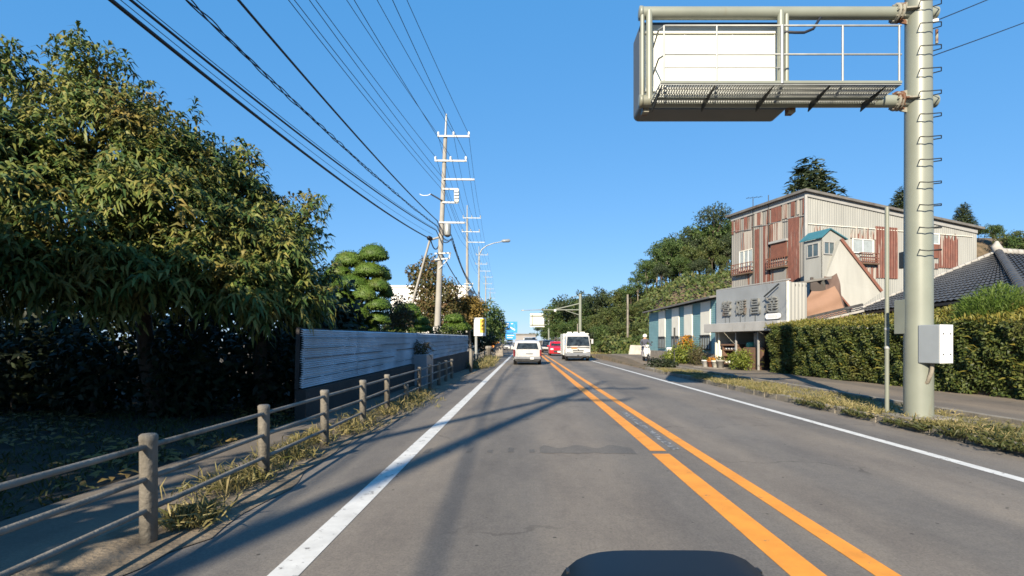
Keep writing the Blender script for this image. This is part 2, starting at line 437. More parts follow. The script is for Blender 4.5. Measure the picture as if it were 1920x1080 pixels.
M['wood_leaf2'] = leaf_mat('oak_leaves', [(0.060, 0.092, 0.026), (0.095, 0.130, 0.036), (0.13, 0.155, 0.045)], 0.25, (0.15, 0.12, 0.04), 0.35)
M['conifer'] = leaf_mat('conifer_needles', [(0.028, 0.046, 0.020), (0.045, 0.066, 0.027), (0.060, 0.078, 0.030)], 0.15)
M['brush'] = leaf_mat('brush_leaves', [(0.055, 0.090, 0.024), (0.090, 0.130, 0.034), (0.125, 0.160, 0.042), (0.16, 0.155, 0.05)], 0.25, (0.16, 0.135, 0.06), 0.13)
M['grass'] = leaf_mat('verge_grass', [(0.19, 0.18, 0.06), (0.29, 0.25, 0.10), (0.42, 0.34, 0.16), (0.13, 0.15, 0.04)], 0.3, (0.15, 0.15, 0.045), 0.7)
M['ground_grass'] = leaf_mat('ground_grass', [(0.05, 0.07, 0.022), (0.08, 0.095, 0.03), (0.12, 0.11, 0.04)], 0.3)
M['fallen'] = leaf_mat('fallen_leaves', [(0.25, 0.17, 0.05), (0.33, 0.23, 0.07), (0.20, 0.13, 0.05)], 0.2)
M['lime_bush'] = leaf_mat('lime_leaves', [(0.11, 0.16, 0.02), (0.18, 0.22, 0.03), (0.24, 0.26, 0.05)], 0.3)
M['flower'] = leaf_mat('orange_flowers', [(0.55, 0.22, 0.02), (0.65, 0.30, 0.03), (0.30, 0.22, 0.03)], 0.3)

# ------------------------------------------------------------------ setting: ground, road, walks
def hill_h(x, y):
    a = sstep(46, 62, y)
    h = a * (8.5 * sstep(8.6, 19, x) + 5 * sstep(19, 42, x))
    h = h * (1 - 0.55 * sstep(85, 150, y))
    return h

def right_z(x, y):
    return 0.10 + 0.26 * sstep(28, 42, y) * (1 - sstep(46, 60, y))

def grid(xs, ys, zf):
    X, Y = np.meshgrid(xs, ys)
    Z = zf(X, Y)
    V = np.stack([X, Y, Z], -1).reshape(-1, 3)
    nx, ny = len(xs), len(ys)
    i = np.arange(nx - 1)[None, :] + nx * np.arange(ny - 1)[:, None]
    i = i.ravel()
    Q = np.stack([i, i + 1, i + nx + 1, i + nx], -1)
    return V, Q

def ground_z(x, y):
    z = hill_h(x, y) - 0.06
    z = np.where((x > 6.0) & (y < 60), np.maximum(z, right_z(x, y) - 0.05), z)
    return z

xs = np.unique(np.concatenate([np.linspace(-1500, -60, 12), np.linspace(-60, 6.0, 34), [6.02], np.linspace(6.5, 60, 70), np.linspace(60, 1500, 12)]))
ys = np.unique(np.concatenate([np.linspace(-200, 0, 8), np.linspace(0, 180, 110), np.linspace(180, 3000, 14)]))
V, Q = grid(xs, ys, ground_z)
struct(np_mesh('ground', V, Q, M['soil'], smooth=True))

def sheet(name, x0, x1, y0, y1, z, mat):
    ysn = np.linspace(y0, y1, 60)
    V, Q = grid(np.array([x0, x1]), ysn, lambda X, Y: np.full_like(X, z) if not callable(z) else z(X, Y))
    return struct(np_mesh(name, V, Q, mat))

sheet('road', -2.35, 5.90, -40, 900, 0.0, M['asphalt'])
sheet('edge_line', -1.49, -1.31, -20, 600, 0.004, M['white_line'])
sheet('edge_line', 4.80, 4.94, -20, 600, 0.004, M['white_line'])
sheet('centre_line', 1.53, 1.74, -20, 6.45, 0.004, M['yellow_line'])
sheet('centre_line', 1.55, 1.75, 6.62, 500, 0.004, M['yellow_line'])
sheet('centre_line', 2.02, 2.17, -20, 500, 0.004, M['yellow_line'])
for y0, y1, x0, x1 in ((6.7, 10.4, 1.84, 1.95), (14.0, 16.5, 1.83, 1.95), (22, 25.5, 1.83, 1.95), (33, 37, 1.83, 1.95), (45, 50, 1.83, 1.95)):
    sheet('worn_centre_mark', x0, x1, y0, y1, 0.004, M['scrape'])
# tar patch with a crossarm's shadow painted in, across the near lane
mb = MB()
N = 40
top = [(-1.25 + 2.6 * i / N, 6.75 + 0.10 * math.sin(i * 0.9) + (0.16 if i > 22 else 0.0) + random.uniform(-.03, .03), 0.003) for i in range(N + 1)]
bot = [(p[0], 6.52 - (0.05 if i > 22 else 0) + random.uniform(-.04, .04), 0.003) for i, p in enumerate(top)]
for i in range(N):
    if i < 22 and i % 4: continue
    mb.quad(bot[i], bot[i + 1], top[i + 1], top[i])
struct(mb.build('road_patch_shadow', M['patch']))

# left shoulder strip and footway behind the guard fence
sheet('left_footway', -3.95, -2.352, -20, 130, 0.002, M['walk'])
sheet('painted_shade_floor', -22, -4.1, -8, 16, -0.045, M['floor_shade'])  # darker sheet under the trees, deep shade put into its colour
# loose dirt and old leaves along the foot of the guard fence
Yd = np.linspace(-4, 60, 260)
xl = -2.98 + .10 * np.sin(Yd * 1.9) + rng.normal(size=260) * .04; xr = -2.28 + .09 * np.sin(Yd * 1.3 + 2) + .05 * np.sin(Yd * 4.1) + rng.normal(size=260) * .035
Vd = np.stack([np.stack([xl, xr], 1).ravel(), np.repeat(Yd, 2), np.full(520, .008)], 1); i_ = np.arange(259) * 2
struct(np_mesh('dirt_strip', Vd, np.stack([i_, i_ + 1, i_ + 3, i_ + 2], -1), M['dirt']))
# right: kerb, verge, footway
KX = 5.92
mb = MB()
y = -6.0
while y < 26:
    L = 0.6 if y < 40 else 2.0
    mb.box((KX + 0.09 + random.uniform(-.012, .012), y + L / 2, 0.03 + random.uniform(-.008, .008)), (0.18, L - 0.012, 0.20), random.uniform(-.008, .008))
    y += L
struct(mb.build('kerb', M['kerb'], bevel=0.015))
sheet('verge', 6.08, 7.5, -8, 27, lambda X, Y: 0.10 + 0.0 * X, M['verge'])
sheet('right_footway', 7.5, 13.5, -8, 46, lambda X, Y: right_z(X, Y) + 0.004, M['walk'])
sheet('forecourt', 5.90, 7.5, 27, 46, lambda X, Y: np.where(X < 6, 0.004, right_z(X, Y) + 0.004), M['walk'])
# low concrete lip between verge and footway
mb = MB()
for k in range(14):
    mb.box((7.5, 2.5 + k * 2.0, 0.13), (0.12, 1.985, 0.10), random.uniform(-.004, .004))
struct(mb.build('footway_edging', M['kerb'], bevel=0.01))

# ------------------------------------------------------------------ foliage helpers
def unit(a):
    return a / np.maximum(np.linalg.norm(a, axis=-1, keepdims=True), 1e-6)

def leaf_arrays(pos, axis, nrm, L, W, droop=0.25):
    """two-quad bent leaves: pos base, axis along the leaf, nrm its face normal"""
    axis = unit(axis); side = unit(np.cross(axis, nrm)); nrm = np.cross(side, axis)
    L = L[:, None]; W = W[:, None]
    mid = pos + axis * L * 0.5 + nrm * L * 0.06
    tip = pos + axis * L * 0.97 - nrm * L * droop * 0.5
    tip[:, 2] -= (L * droop)[:, 0]
    V = np.stack([pos - side * W * .12, pos + side * W * .12, mid + side * W * .5, mid - side * W * .5, tip + side * W * .06, tip - side * W * .06], 1)
    n = len(pos); b = np.arange(n)[:, None] * 6
    Q = np.concatenate([b + np.array([[0, 1, 2, 3]]), b + np.array([[3, 2, 4, 5]])], 0)
    return V.reshape(-1, 3), Q

def rand_dir(n, up=0.0):
    d = rng.normal(size=(n, 3)); d[:, 2] += up
    return unit(d)

def in_blobs(blobs, n, lo=0.55, flat=0.0):
    """points in the outer shell of ellipsoidal masses; returns positions and outward directions"""
    w = np.array([b[1][0] * b[1][1] * b[1][2] for b in blobs]) ** 0.72
    idx = rng.choice(len(blobs), size=n, p=w / w.sum())
    C = np.array([tuple(b[0]) for b in blobs])[idx]; Rr = np.array([b[1] for b in blobs])[idx]
    d = rand_dir(n)
    r = lo + (1 - lo) * rng.random(n) ** 0.7
    # uneven outline
    lump = 1 + 0.16 * np.sin(d[:, 0] * 5 + idx * 1.7) * np.cos(d[:, 2] * 6 + idx) + 0.10 * np.sin(d[:, 1] * 9 + d[:, 2] * 7 + idx * 3)
    return C + d * Rr * (r * lump)[:, None], d

def sprays(pos, out, k, twig, L, W, hang=0.12):
    """twigs that carry k leaves each, drooping"""
    n = len(pos)
    td = unit(out * .8 + rand_dir(n) * 0.75 + np.array([0, 0, 0.30]))
    sd = unit(np.cross(td, np.array([0, 0, 1.0])) + 1e-3)
    P_, A_, N_, L_, W_ = [], [], [], [], []
    for j in range(k):
        t = (j + 0.5) / k
        p = pos + td * (twig * t)[:, None] - np.array([0, 0, 1.0]) * (twig * 0.35 * t * t)[:, None]
        s = 1 if j % 2 else -1
        a = unit(td * (0.55 + 0.6 * t) + sd * s * (1.0 - 0.55 * t) + np.array([0, 0, -hang]) + rng.normal(size=(n, 3)) * 0.30)
        P_.append(p); A_.append(a)
        N_.append(unit(np.array([0, -.35, .75]) + out * 0.6 + rng.normal(size=(n, 3)) * 0.35))
        L_.append(L * rng.uniform(0.7, 1.25, n)); W_.append(W * rng.uniform(0.75, 1.2, n))
    return leaf_arrays(np.concatenate(P_), np.concatenate(A_), np.concatenate(N_), np.concatenate(L_), np.concatenate(W_), 0.42)

def clumps(pos, out, L, W, up=0.2):
    n = len(pos)
    a = unit(rand_dir(n) + out * 0.5)
    nr = unit(out + rand_dir(n) * 0.8 + np.array([0, 0, up]))
    return leaf_arrays(pos, a, nr, L * rng.uniform(0.6, 1.3, n), W * rng.uniform(0.6, 1.3, n), 0.15)

def trunk_mb(base, fork, tips, r0, n=7):
    mb = MB(); base = Vector(base); fork = Vector(fork)
    m = base.lerp(fork, 0.5) + Vector((random.uniform(-.1, .1), random.uniform(-.1, .1), 0))
    mb.tube([base - Vector((0, 0, 0.15)), base + Vector((0, 0, .1)), m, fork], [r0 * 1.5, r0 * 1.1, r0 * 0.9, r0 * 0.7], n)
    for t in tips:
        t = Vector(t); q = fork.lerp(t, 0.5) + Vector((random.uniform(-.2, .2), random.uniform(-.2, .2), random.uniform(0, .3)))
        mb.tube([fork - Vector((0, 0, .1)), q, t], [r0 * 0.5, r0 * 0.3, r0 * 0.08], 6)
    return mb

def tree(name, base, blobs, n, L, W, mat, label, cat='tree', group=None, r0=0.15, style='clump', k=7, twig=0.35, lo=0.5, fork=0.35, bark='bark', clus=.27, clump_r=0):
    root = thing(name, base, label, cat, group)
    b = Vector(base)
    top = max(bl[0][2] for bl in blobs)
    cx = sum(bl[0][0] for bl in blobs) / len(blobs); cy = sum(bl[0][1] for bl in blobs) / len(blobs)
    fk = Vector((b.x + (cx - b.x) * 0.3, b.y + (cy - b.y) * 0.3, b.z + (top - b.z) * fork))
    trunk_mb(b, fk, [bl[0] for bl in blobs], r0).build('trunk', M[bark], root)
    if style == 'spray':
        nc = max(8, n // 17)
        cp, co = in_blobs(blobs, nc, lo)
        ci = rng.integers(0, nc, n)
        cd = rand_dir(n, -.25)
        pos = cp[ci] + cd * (rng.random(n) ** .5 * clus)[:, None] * np.array([1.0, 1.0, .8]); out = unit(co[ci] * .8 + cd)
        ns = n // 45   # long shoots that stand out of the outline
        sp_, so = in_blobs(blobs, ns, .92); so = unit(so * .6 + np.array([0, 0, .75]) + rand_dir(ns) * .25)
        for q_ in range(5):
            pos = np.concatenate([pos, sp_ + so * (.14 * q_)]); out = np.concatenate([out, so])
        n = len(pos)
        V, Q = sprays(pos, out, k, np.full(n, twig) * rng.uniform(.7, 1.3, n), L, W)
    else:
        if clump_r:
            nc = max(10, n // 48)
            cp, co = in_blobs(blobs, nc, lo); ci = rng.integers(0, nc, n); cd = rand_dir(n, .25)
            pos = cp[ci] + cd * (rng.random(n) ** .45 * clump_r)[:, None] * np.array([1, 1, .7]); out = unit(co[ci] * .5 + cd)
        else:
            pos, out = in_blobs(blobs, n, lo)
        V, Q = clumps(pos, out, L, W)
    np_mesh('crown', V, Q, mat, root)
    return root

def PB(px, py, d, rx, ry=None, dz=None):
    """a foliage mass seen at photo pixel (px,py), radii given in pixels, at distance d"""
    s = d / F
    ry = ry or rx
    return (P(px, py, d), (rx * s, (dz or rx * s * 0.9), ry * s))

# ------------------------------------------------------------------ left: chestnut trees
t1 = [PB(150, 150, 9.6, 36, 62, .5), PB(225, 175, 9.7, 38, 45, .5), PB(205, 250, 9.5, 85, 80, .9), PB(60, 300, 9.0, 80, 75, .9), PB(285, 260, 9.6, 50, 65, .6), PB(120, 400, 8.8, 150, 120, 1.3),
      PB(285, 390, 9.2, 90, 110, 1.0), PB(40, 485, 8.4, 110, 60, 1.0), PB(200, 500, 8.6, 130, 62, 1.1), PB(315, 510, 8.8, 90, 60, .8), PB(120, 575, 8.3, 45, 20, .5)]
tree('chestnut_tree', (-7.0, 10.2, -0.05), t1, 3300, 0.165, 0.050, M['chestnut'], 'tall chestnut tree with the highest peak, at the left behind the guard fence', group='chestnut trees on the left', style='spray', k=9, twig=.36, r0=.17, lo=.45)
t2 = [PB(415, 345, 10.4, 58, 48, .7), PB(360, 330, 10.2, 28, 45, .4), PB(490, 405, 10.6, 50, 42, .6), PB(400, 460, 9.8, 100, 85, 1.1), PB(515, 490, 10.2, 70, 60, .9),
      PB(552, 430, 10.8, 24, 52, .3), PB(580, 475, 10.9, 14, 34, .2), PB(430, 540, 9.4, 95, 42, .8), PB(530, 555, 9.9, 55, 36, .5), PB(575, 545, 10.8, 24, 20, .25)]
tree('chestnut_tree', (-5.4, 11.0, -0.05), t2, 2500, 0.165, 0.050, M['chestnut'], 'lower chestnut tree reaching over the end of the corrugated fence', group='chestnut trees on the left', style='spray', k=9, twig=.36, r0=.15, lo=.45)
t0 = [PB(-30, 190, 8.6, 50, 70, .7), PB(-90, 300, 8.2, 110, 120, 1.0), PB(-120, 450, 8.0, 130, 100, 1.1), PB(10, 135, 9.2, 22, 30, .4)]
tree('chestnut_tree', (-9.2, 8.6, -0.05), t0, 1300, 0.165, 0.050, M['chestnut'], 'chestnut tree cut by the left edge of the photo', group='chestnut trees on the left', style='spray', k=9, twig=.36, r0=.15, lo=.45)
# unseen trees along the row, placed and sized to shade fence, footway and crowns
def shade_tree(x, y, r, z0, z1, label):
    zc = (z0 + z1) / 2; h = (z1 - z0) / 2
    bl = [(Vector((x, y, zc)), (r, r, h)), (Vector((x + r * .45, y - r * .3, zc - h * .2)), (r * .6, r * .6, h * .7)), (Vector((x - r * .4, y + r * .3, zc + h * .2)), (r * .6, r * .6, h * .7))]
    tree('chestnut_tree', (x, y, -.05), bl, 900, .30, .11, M['chestnut'], label, group='chestnut trees on the left', style='spray', k=7, twig=.4, r0=.14, lo=.2)
shade_tree(-8.6, -1.6, 2.3, 1.4, 6.4, 'chestnut tree at the far left beside the viewer, out of view')
shade_tree(-11.2, 2.0, 2.6, 1.2, 6.6, 'chestnut tree furthest from the road beside the viewer, out of view')
shade_tree(-8.6, 3.3, 1.75, 1.3, 5.5, 'unseen chestnut tree added left of the guard fence to shade the crowns')
shade_tree(-6.7, 3.5, 1.25, 2.4, 5.2, 'small high crowned chestnut tree, unseen, added to shade the lower crown beside the fence')
shade_tree(-12.3, 4.2, 2.2, 1.2, 6.0, 'unseen chestnut tree added at the far left to shade the lower crowns')
shade_tree(-10.5, -5.0, 2.6, 1.2, 7.5, 'chestnut tree behind the viewer, out of view')

# dark evergreen thicket behind and under the trees
def thicket(name, label, pts, n, L, W, mat, cat='shrub'):
    root = thing(name, (pts[0][0][0], pts[0][0][1], 0), label, cat)
    for c, r in pts:
        MB().tube([(c[0], c[1], -.1), (c[0] + .1, c[1], c[2])], [.06, .03], 5).build('stem', M['bark'], root)
    pos, out = in_blobs(pts, n, .35)
    V, Q = clumps(pos, out, L, W)
    np_mesh('foliage', V, Q, mat, root)
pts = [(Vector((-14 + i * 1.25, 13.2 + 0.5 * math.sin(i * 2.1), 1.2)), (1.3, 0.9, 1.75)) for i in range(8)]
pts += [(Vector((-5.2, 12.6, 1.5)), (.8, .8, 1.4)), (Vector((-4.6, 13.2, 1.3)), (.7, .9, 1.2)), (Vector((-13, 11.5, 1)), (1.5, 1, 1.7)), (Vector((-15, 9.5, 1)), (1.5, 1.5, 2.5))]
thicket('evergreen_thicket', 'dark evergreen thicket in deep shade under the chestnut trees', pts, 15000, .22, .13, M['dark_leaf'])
pts = [(Vector((-10.2 + i * .95, 10.6 + .5 * math.sin(i * 2.7), .75)), (.8, .6, 1.0 + .3 * math.sin(i * 1.9))) for i in range(6)]
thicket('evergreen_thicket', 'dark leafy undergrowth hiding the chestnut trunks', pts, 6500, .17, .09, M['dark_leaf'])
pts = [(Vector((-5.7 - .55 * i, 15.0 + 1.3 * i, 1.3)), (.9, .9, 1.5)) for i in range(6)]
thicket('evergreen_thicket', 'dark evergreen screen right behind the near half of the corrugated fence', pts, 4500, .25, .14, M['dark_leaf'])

pts = [(Vector((-5.05 - i * .9, -1.2 - .5 * (i % 2), 1.55)), (.85, 1.6, 1.45)) for i in range(5)]  # unseen shadow caster, added and shaped to shade near fence and footway
thicket('evergreen_thicket', 'added evergreen thicket, unseen, shading the near end of the guard fence', pts, 5200, .34, .20, M['dark_leaf'])
# grass and fallen leaves under the trees
def tufts(name, label, centers, blades, h, spread, mat, wd=0.012, lean=.5):
    c = np.asarray(centers, float); n = len(c)
    pos = np.repeat(c, blades, 0) + np.concatenate([rng.normal(size=(n * blades, 2)) * spread, np.zeros((n * blades, 1))], 1)
    a = unit(np.concatenate([rng.normal(size=(n * blades, 2)) * lean, np.ones((n * blades, 1))], 1))
    nr = unit(np.concatenate([rng.normal(size=(n * blades, 2)), np.full((n * blades, 1), .1)], 1))
    hh = np.repeat(h * rng.uniform(.5, 1.3, n), blades) * rng.uniform(.5, 1.2, n * blades)
    V, Q = leaf_arrays(pos, a, nr, hh, np.full(n * blades, wd) * rng.uniform(.7, 1.6, n * blades), .25)
    return tag(np_mesh(name, V, Q, mat), label, kind='stuff')
n = 1500
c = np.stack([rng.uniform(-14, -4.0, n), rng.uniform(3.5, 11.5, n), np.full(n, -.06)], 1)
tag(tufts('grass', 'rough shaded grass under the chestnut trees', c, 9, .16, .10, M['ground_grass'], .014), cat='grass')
n = 2600
pos = np.stack([rng.uniform(-13, -4, n), rng.uniform(5, 12, n), np.full(n, .0)], 1)
keep = (np.sin(pos[:, 0] * 1.3) + np.cos(pos[:, 1] * 1.7 + pos[:, 0])) > -.2
pos = pos[keep]; n = len(pos)
V, Q = leaf_arrays(pos, np.concatenate([rng.normal(size=(n, 2)), rng.uniform(-.1, .25, (n, 1))], 1), unit(np.concatenate([rng.normal(size=(n, 2)) * .4, np.ones((n, 1))], 1)), np.full(n, .15), np.full(n, .055), .1)
tag(np_mesh('fallen_leaves', V, Q, M['fallen']), 'fallen yellow leaves on the ground under the chestnut trees', 'fallen leaves', kind='stuff')

# ------------------------------------------------------------------ left: guard fences
def guard_fence(label, X0, y0, n, sp, short=(), ext=(0.6, 0.5), top=.74):
    fx = lambda y: X0 - .0135 * y
    root = thing('guard_fence', (X0, y0, 0.02), label, 'guard fence', 'concrete post guard fences')
    for k in range(n):
        y = y0 + k * sp; X = fx(y); h = .42 if k in short else top + random.uniform(-.012, .012)
        mb = MB()
        mb.lathe((X + random.uniform(-.012, .012), y, 0), [(.053, -.1), (.053, h - .05), (.056, h - .045), (.056, h - .012), (.045, h)], 12)
        mb.build('post', M['concrete'], root)
    for z in (.66, .44, .22):
        pts = [(fx(yy_), yy_, z + random.uniform(-.008, .008)) for yy_ in (y0 - ext[0] + (n * sp + ext[0] + ext[1] - sp) * i / 12 for i in range(13))]
        MB().tube(pts, .020, 8).build('rail', M['concrete'], root)
    return root
guard_fence('long near guard fence of round concrete posts and three rails at the lower left', -2.49, 0.32, 13, 1.64, short=(7,))
guard_fence('farther short guard fence with weeds around it, beyond the end of the corrugated fence', -2.30, 26.6, 8, 1.7, ext=(.1, .1))
def stub(px, py, h, r, label, mat='concrete', name='concrete_post', cat='post'):
    g = G(px, py, .02)
    MBo = MB().lathe(g, [(r, -.1), (r, h - .05), (r * .8, h)], 12)
    return tag(MBo.build(name, M[mat]), label, cat)
stub(883, 697, 1.0, .075, 'slim pale concrete post at the start of the farther guard fence')
g = G(935, 668, .02)
tag(MB().prism([(g.x - .55, g.y, 0), (g.x + .45, g.y, 0), (g.x + .38, g.y, 1.15), (g.x - .1, g.y, 1.3), (g.x - .45, g.y, 1.0)], (0, .5, 0)).build('concrete_block', M['stone'], bevel=.08), 'squat pale concrete block at the far end of the left roadside', 'block')
g = G(916, 674, .02)
tag(MB().lathe(g, [(.22, -.1), (.22, .82), (.26, .84), (.26, .98), (.2, 1.05)], 12).build('concrete_post', M['concrete']), 'stout capped grey concrete post between the fence weeds and the block', 'post')

# weeds along both fences
def weed_pts(rows, n):
    out = []
    for _ in range(n):
        x, y, sx, sy, z = random.choice(rows)
        out.append((x + random.gauss(0, sx), y + random.gauss(0, sy), z))
    return out
rows = [(-2.75, 6.1, .16, .35, .02), (-2.65, 8.4, .18, .5, .02), (-2.6, 10.2, .2, .6, .02), (-2.5, 11.6, .18, .6, .02), (-2.7, 5.0, .12, .25, .02), (-2.6, 13, .12, .6, .02), (-2.85, 7.2, .15, .4, .02), (-2.45, 3.95, .05, .08, .02)]
tag(tufts('weeds', 'dry weeds growing around the near guard fence posts', weed_pts(rows, 420), 12, .22, .05, M['grass'], .011, .6), cat='weeds')
rows = [(-2.5, 28, .2, .8, .02), (-2.4, 30, .22, 1, .02), (-2.45, 33, .2, 1.2, .02), (-2.4, 37, .2, 1.5, .02)]
tag(tufts('weeds', 'tall pale weeds in front of the farther guard fence', weed_pts(rows, 260), 14, .55, .10, M['grass'], .022, .45), cat='weeds')

# ------------------------------------------------------------------ left: corrugated iron fence on a dark base wall
def lerp2(a, b, t): return a + (b - a) * t
A0 = P(563, 730, 9.3); A1 = P(566, 617, 9.3); B0 = P(877, 658, 28.0); B1 = P(877, 629, 28.0)
root = thing('corrugated_fence', (A0.x, A0.y, 0), 'long blue grey corrugated iron fence with rusty seams on a dark base wall', 'fence')
NS = 7; ROWS = 27
d_dir = (B0 - A0); d_dir.z = 0; nrm = Vector((d_dir.y, -d_dir.x, 0)).normalized()
for s in range(NS):
    ta, tb = s / NS, min(1.0, (s + 1) / NS + 0.004)
    # tall photo spacing: sheets of equal length along the wall
    mb = MB(); pts = []
    off = 0.008 * (s % 2) + random.uniform(0, .006)
    for i in range(ROWS * 2 + 1):
        f = i / (ROWS * 2)
        dz = (0.030 if i % 2 else -0.030) + off
        lap = 0.02 if (i // 12) % 2 else 0.0
        a = lerp2(lerp2(A0, B0, ta), lerp2(A1, B1, ta), f) + nrm * (dz + lap)
        b = lerp2(lerp2(A0, B0, tb), lerp2(A1, B1, tb), f) + nrm * (dz + lap)
        pts.append((a, b))
    for i in range(ROWS * 2):
        mb.quad(pts[i][0], pts[i][1], pts[i + 1][1], pts[i + 1][0])
    mb.build('iron_sheet', M['blue_sheet'], root)
mb = MB()
for r_ in (.17, .34, .51, .68, .85):
    t = 0.0
    while t < .99:
        L = random.uniform(.03, .16)
        if random.random() < .85:
            a = lerp2(lerp2(A0, B0, t), lerp2(A1, B1, t), r_) + nrm * .075
            b = lerp2(lerp2(A0, B0, min(1, t + L)), lerp2(A1, B1, min(1, t + L)), r_) + nrm * .075
            mb.beam(a, b, .010, random.uniform(.006, .014))
        t += L + random.uniform(0, .02)
mb.build('seam', M['dark_base'], root)
mb = MB()
a0 = A0 + nrm * -.10; b0 = B0 + nrm * -.10
mb.prism([(a0.x, a0.y, -.2), (b0.x, b0.y, -.2), (b0.x, b0.y, B0.z - .01), (a0.x, a0.y, A0.z - .01)], nrm * .2)
mb.build('base_wall', M['dark_base'], root)
mb = MB()
for s in range(NS + 1):
    t = s / NS
    p = lerp2(A0, B0, t) - nrm * .06; q = lerp2(A1, B1, t) - nrm * .06
    mb.beam(p, q + Vector((0, 0, .03)), .06, .06)
mb.beam(A1 - nrm * .06, B1 - nrm * .06, .05, .05)
mb.build('frame', M['dark_base'], root)
# step and dry shrub in front of the fence
g = P(788, 664, 17.2)
tag(MB().prism([(g.x - .35, g.y - .5, -.1), (g.x + .3, g.y - .5, -.1), (g.x + .3, g.y - .5, g.z), (g.x - .35, g.y - .5, g.z)], (0, 1.2, 0)).build('concrete_step', M['box_grey'], bevel=.02), 'low grey concrete ledge with a dry shrub, beside the corrugated fence', 'ledge')
pts = [(g + Vector((.0, -.1, .18)), (.35, .35, .22))]
thicket('dry_shrub', 'dry brown shrub on the ledge before the corrugated fence', pts, 260, .22, .035, M['brown_shrub'])

# ------------------------------------------------------------------ left: garden trees behind the fence
def topiary(label, pads, d, base, r0=.09, leaf=.058, dens=2600):
    root = thing('cloud_pruned_tree', base, label, 'topiary', 'cloud pruned garden trees')
    mb = MB(); b = Vector(base)
    cs = []
    for px, py, hw, h, dd in pads:
        cs.append(P(px, py, d + dd))
    mx = sum(c.x for c in cs) / len(cs)
    zmax = max(c.z for c in cs)
    mb.tube([b - Vector((0, 0, .2)), Vector((mx - .15, b.y, b.z + (zmax - b.z) * .35)), Vector((mx + .1, b.y, b.z + (zmax - b.z) * .7)), Vector((cs[0].x, b.y, zmax))], [r0, r0 * .85, r0 * .6, r0 * .35], 8)
    for c in cs[1:]:
        mb.tube([Vector((mx, b.y, c.z - .25)), c - Vector((0, 0, .03))], [r0 * .5, r0 * .3], 6)
    mb.build('trunk', M['bark'], root)
    for (px, py, hw, h, dd), c in zip(pads, cs):
        s = (d + dd) / F; rx = hw * s; rz = h * s; ry = rx * .85
        n = int(dens * (rx / .8) ** 1.5 * max(.6, rz / .5) * .75 + 200)
        dr = rand_dir(n); dr[:, 2] = np.where(dr[:, 2] < 0, dr[:, 2] * .28, dr[:, 2])
        rr = rng.uniform(.90, 1.02, n)[:, None] * (1 + .05 * np.sin(dr[:, :1] * 6 + dd) * np.cos(dr[:, 1:2] * 5))
        pos = np.array(c) + dr * np.array([rx, ry, rz]) * rr * (1 - .0 * rz)
        V1, Q1 = clumps(pos, unit(dr / np.array([rx, ry, rz]) * .8), leaf, leaf * .6, .1)
        # solid inner mass
        nu, nv = 16, 9
        Vv = []
        for j in range(nv):
            th = math.pi * j / (nv - 1) - math.pi / 2
            for i in range(nu):
                a = 2 * math.pi * i / nu
                zz = math.sin(th); zz = zz * .28 if zz < 0 else zz
                Vv.append((c.x + rx * .93 * math.cos(th) * math.cos(a), c.y + ry * .93 * math.cos(th) * math.sin(a), c.z + rz * .93 * zz))
        Qv = [(j * nu + i, j * nu + (i + 1) % nu, (j + 1) * nu + (i + 1) % nu, (j + 1) * nu + i) for j in range(nv - 1) for i in range(nu)]
        V = np.concatenate([V1, np.array(Vv)]); Q = np.concatenate([Q1, np.array(Qv) + len(V1)])
        np_mesh('foliage_pad', V, Q, M['topiary'], root)
pads = [(700, 482, 29, 25, 0), (655, 494, 30, 24, .5), (692, 512, 30, 22, -.1), (635, 516, 28, 20, .3), (716, 520, 18, 22, .5), (662, 535, 36, 22, 0), (708, 540, 24, 20, -.2), (684, 558, 24, 24, -.5),
        (640, 562, 26, 24, .2), (664, 592, 32, 28, -.4), (707, 576, 26, 20, -.3), (708, 602, 24, 20, 0), (645, 606, 28, 28, .1), (622, 540, 26, 30, .6), (620, 585, 24, 32, .6), (682, 618, 34, 20, .3), (724, 552, 14, 20, .4)]
topiary('tallest cloud pruned evergreen with stacked rounded pads, behind the corrugated fence', pads, 21.0, (P(680, 642, 21.2).x, 21.2, 0), .11)
topiary('low cloud pruned tree left of the utility pole', [(764, 588, 25, 20, 0), (748, 604, 20, 14, -.2), (782, 604, 22, 14, .1), (740, 618, 24, 14, 0), (785, 618, 24, 12, 0)], 26, (P(765, 642, 26).x, 26, 0), .07, .09)
topiary('small cloud pruned tree close right of the utility pole', [(852, 600, 18, 12, 0), (862, 615, 20, 14, .2), (843, 617, 16, 12, -.1)], 33, (P(852, 642, 33).x, 33, 0), .07, .10)
s_ = [PB(742, 578, 23, 28, 26, .6), PB(760, 596, 23, 20, 22, .5), PB(728, 600, 23, 18, 22, .5)]
tree('bronze_shrub', (P(742, 642, 23).x, 23, 0), s_, 1500, .13, .06, M['brown_shrub'], 'bronze leaved rounded shrub right of the tall cloud pruned tree', 'shrub', r0=.06, lo=.5)
s_ = [PB(700, 628, 18, 40, 8, .4), PB(640, 622, 18, 36, 12, .4), PB(760, 628, 20, 40, 8, .4), PB(830, 622, 26, 34, 10, .5)]
tree('clipped_shrub', (P(720, 642, 18.5).x, 18.5, 0), s_, 1800, .11, .055, M['hedge'], 'low leafy shrubs just showing over the corrugated fence', 'shrub', r0=.04, lo=.4)
s_ = [PB(805, 500, 44, 22, 22, .8), PB(800, 530, 44, 34, 26, 1.2), PB(815, 560, 44, 40, 26, 1.5), PB(790, 590, 44, 44, 26, 1.6), PB(835, 590, 44, 34, 28, 1.3), PB(840, 545, 44, 24, 22, .9), PB(775, 510, 44, 14, 14, .5)]
tree('mixed_tree', (P(808, 642, 44).x, 44, 0), s_, 6500, .30, .14, M['mix_tree'], 'loose reddish green tree rising behind the nearest utility pole', r0=.2, lo=.4)
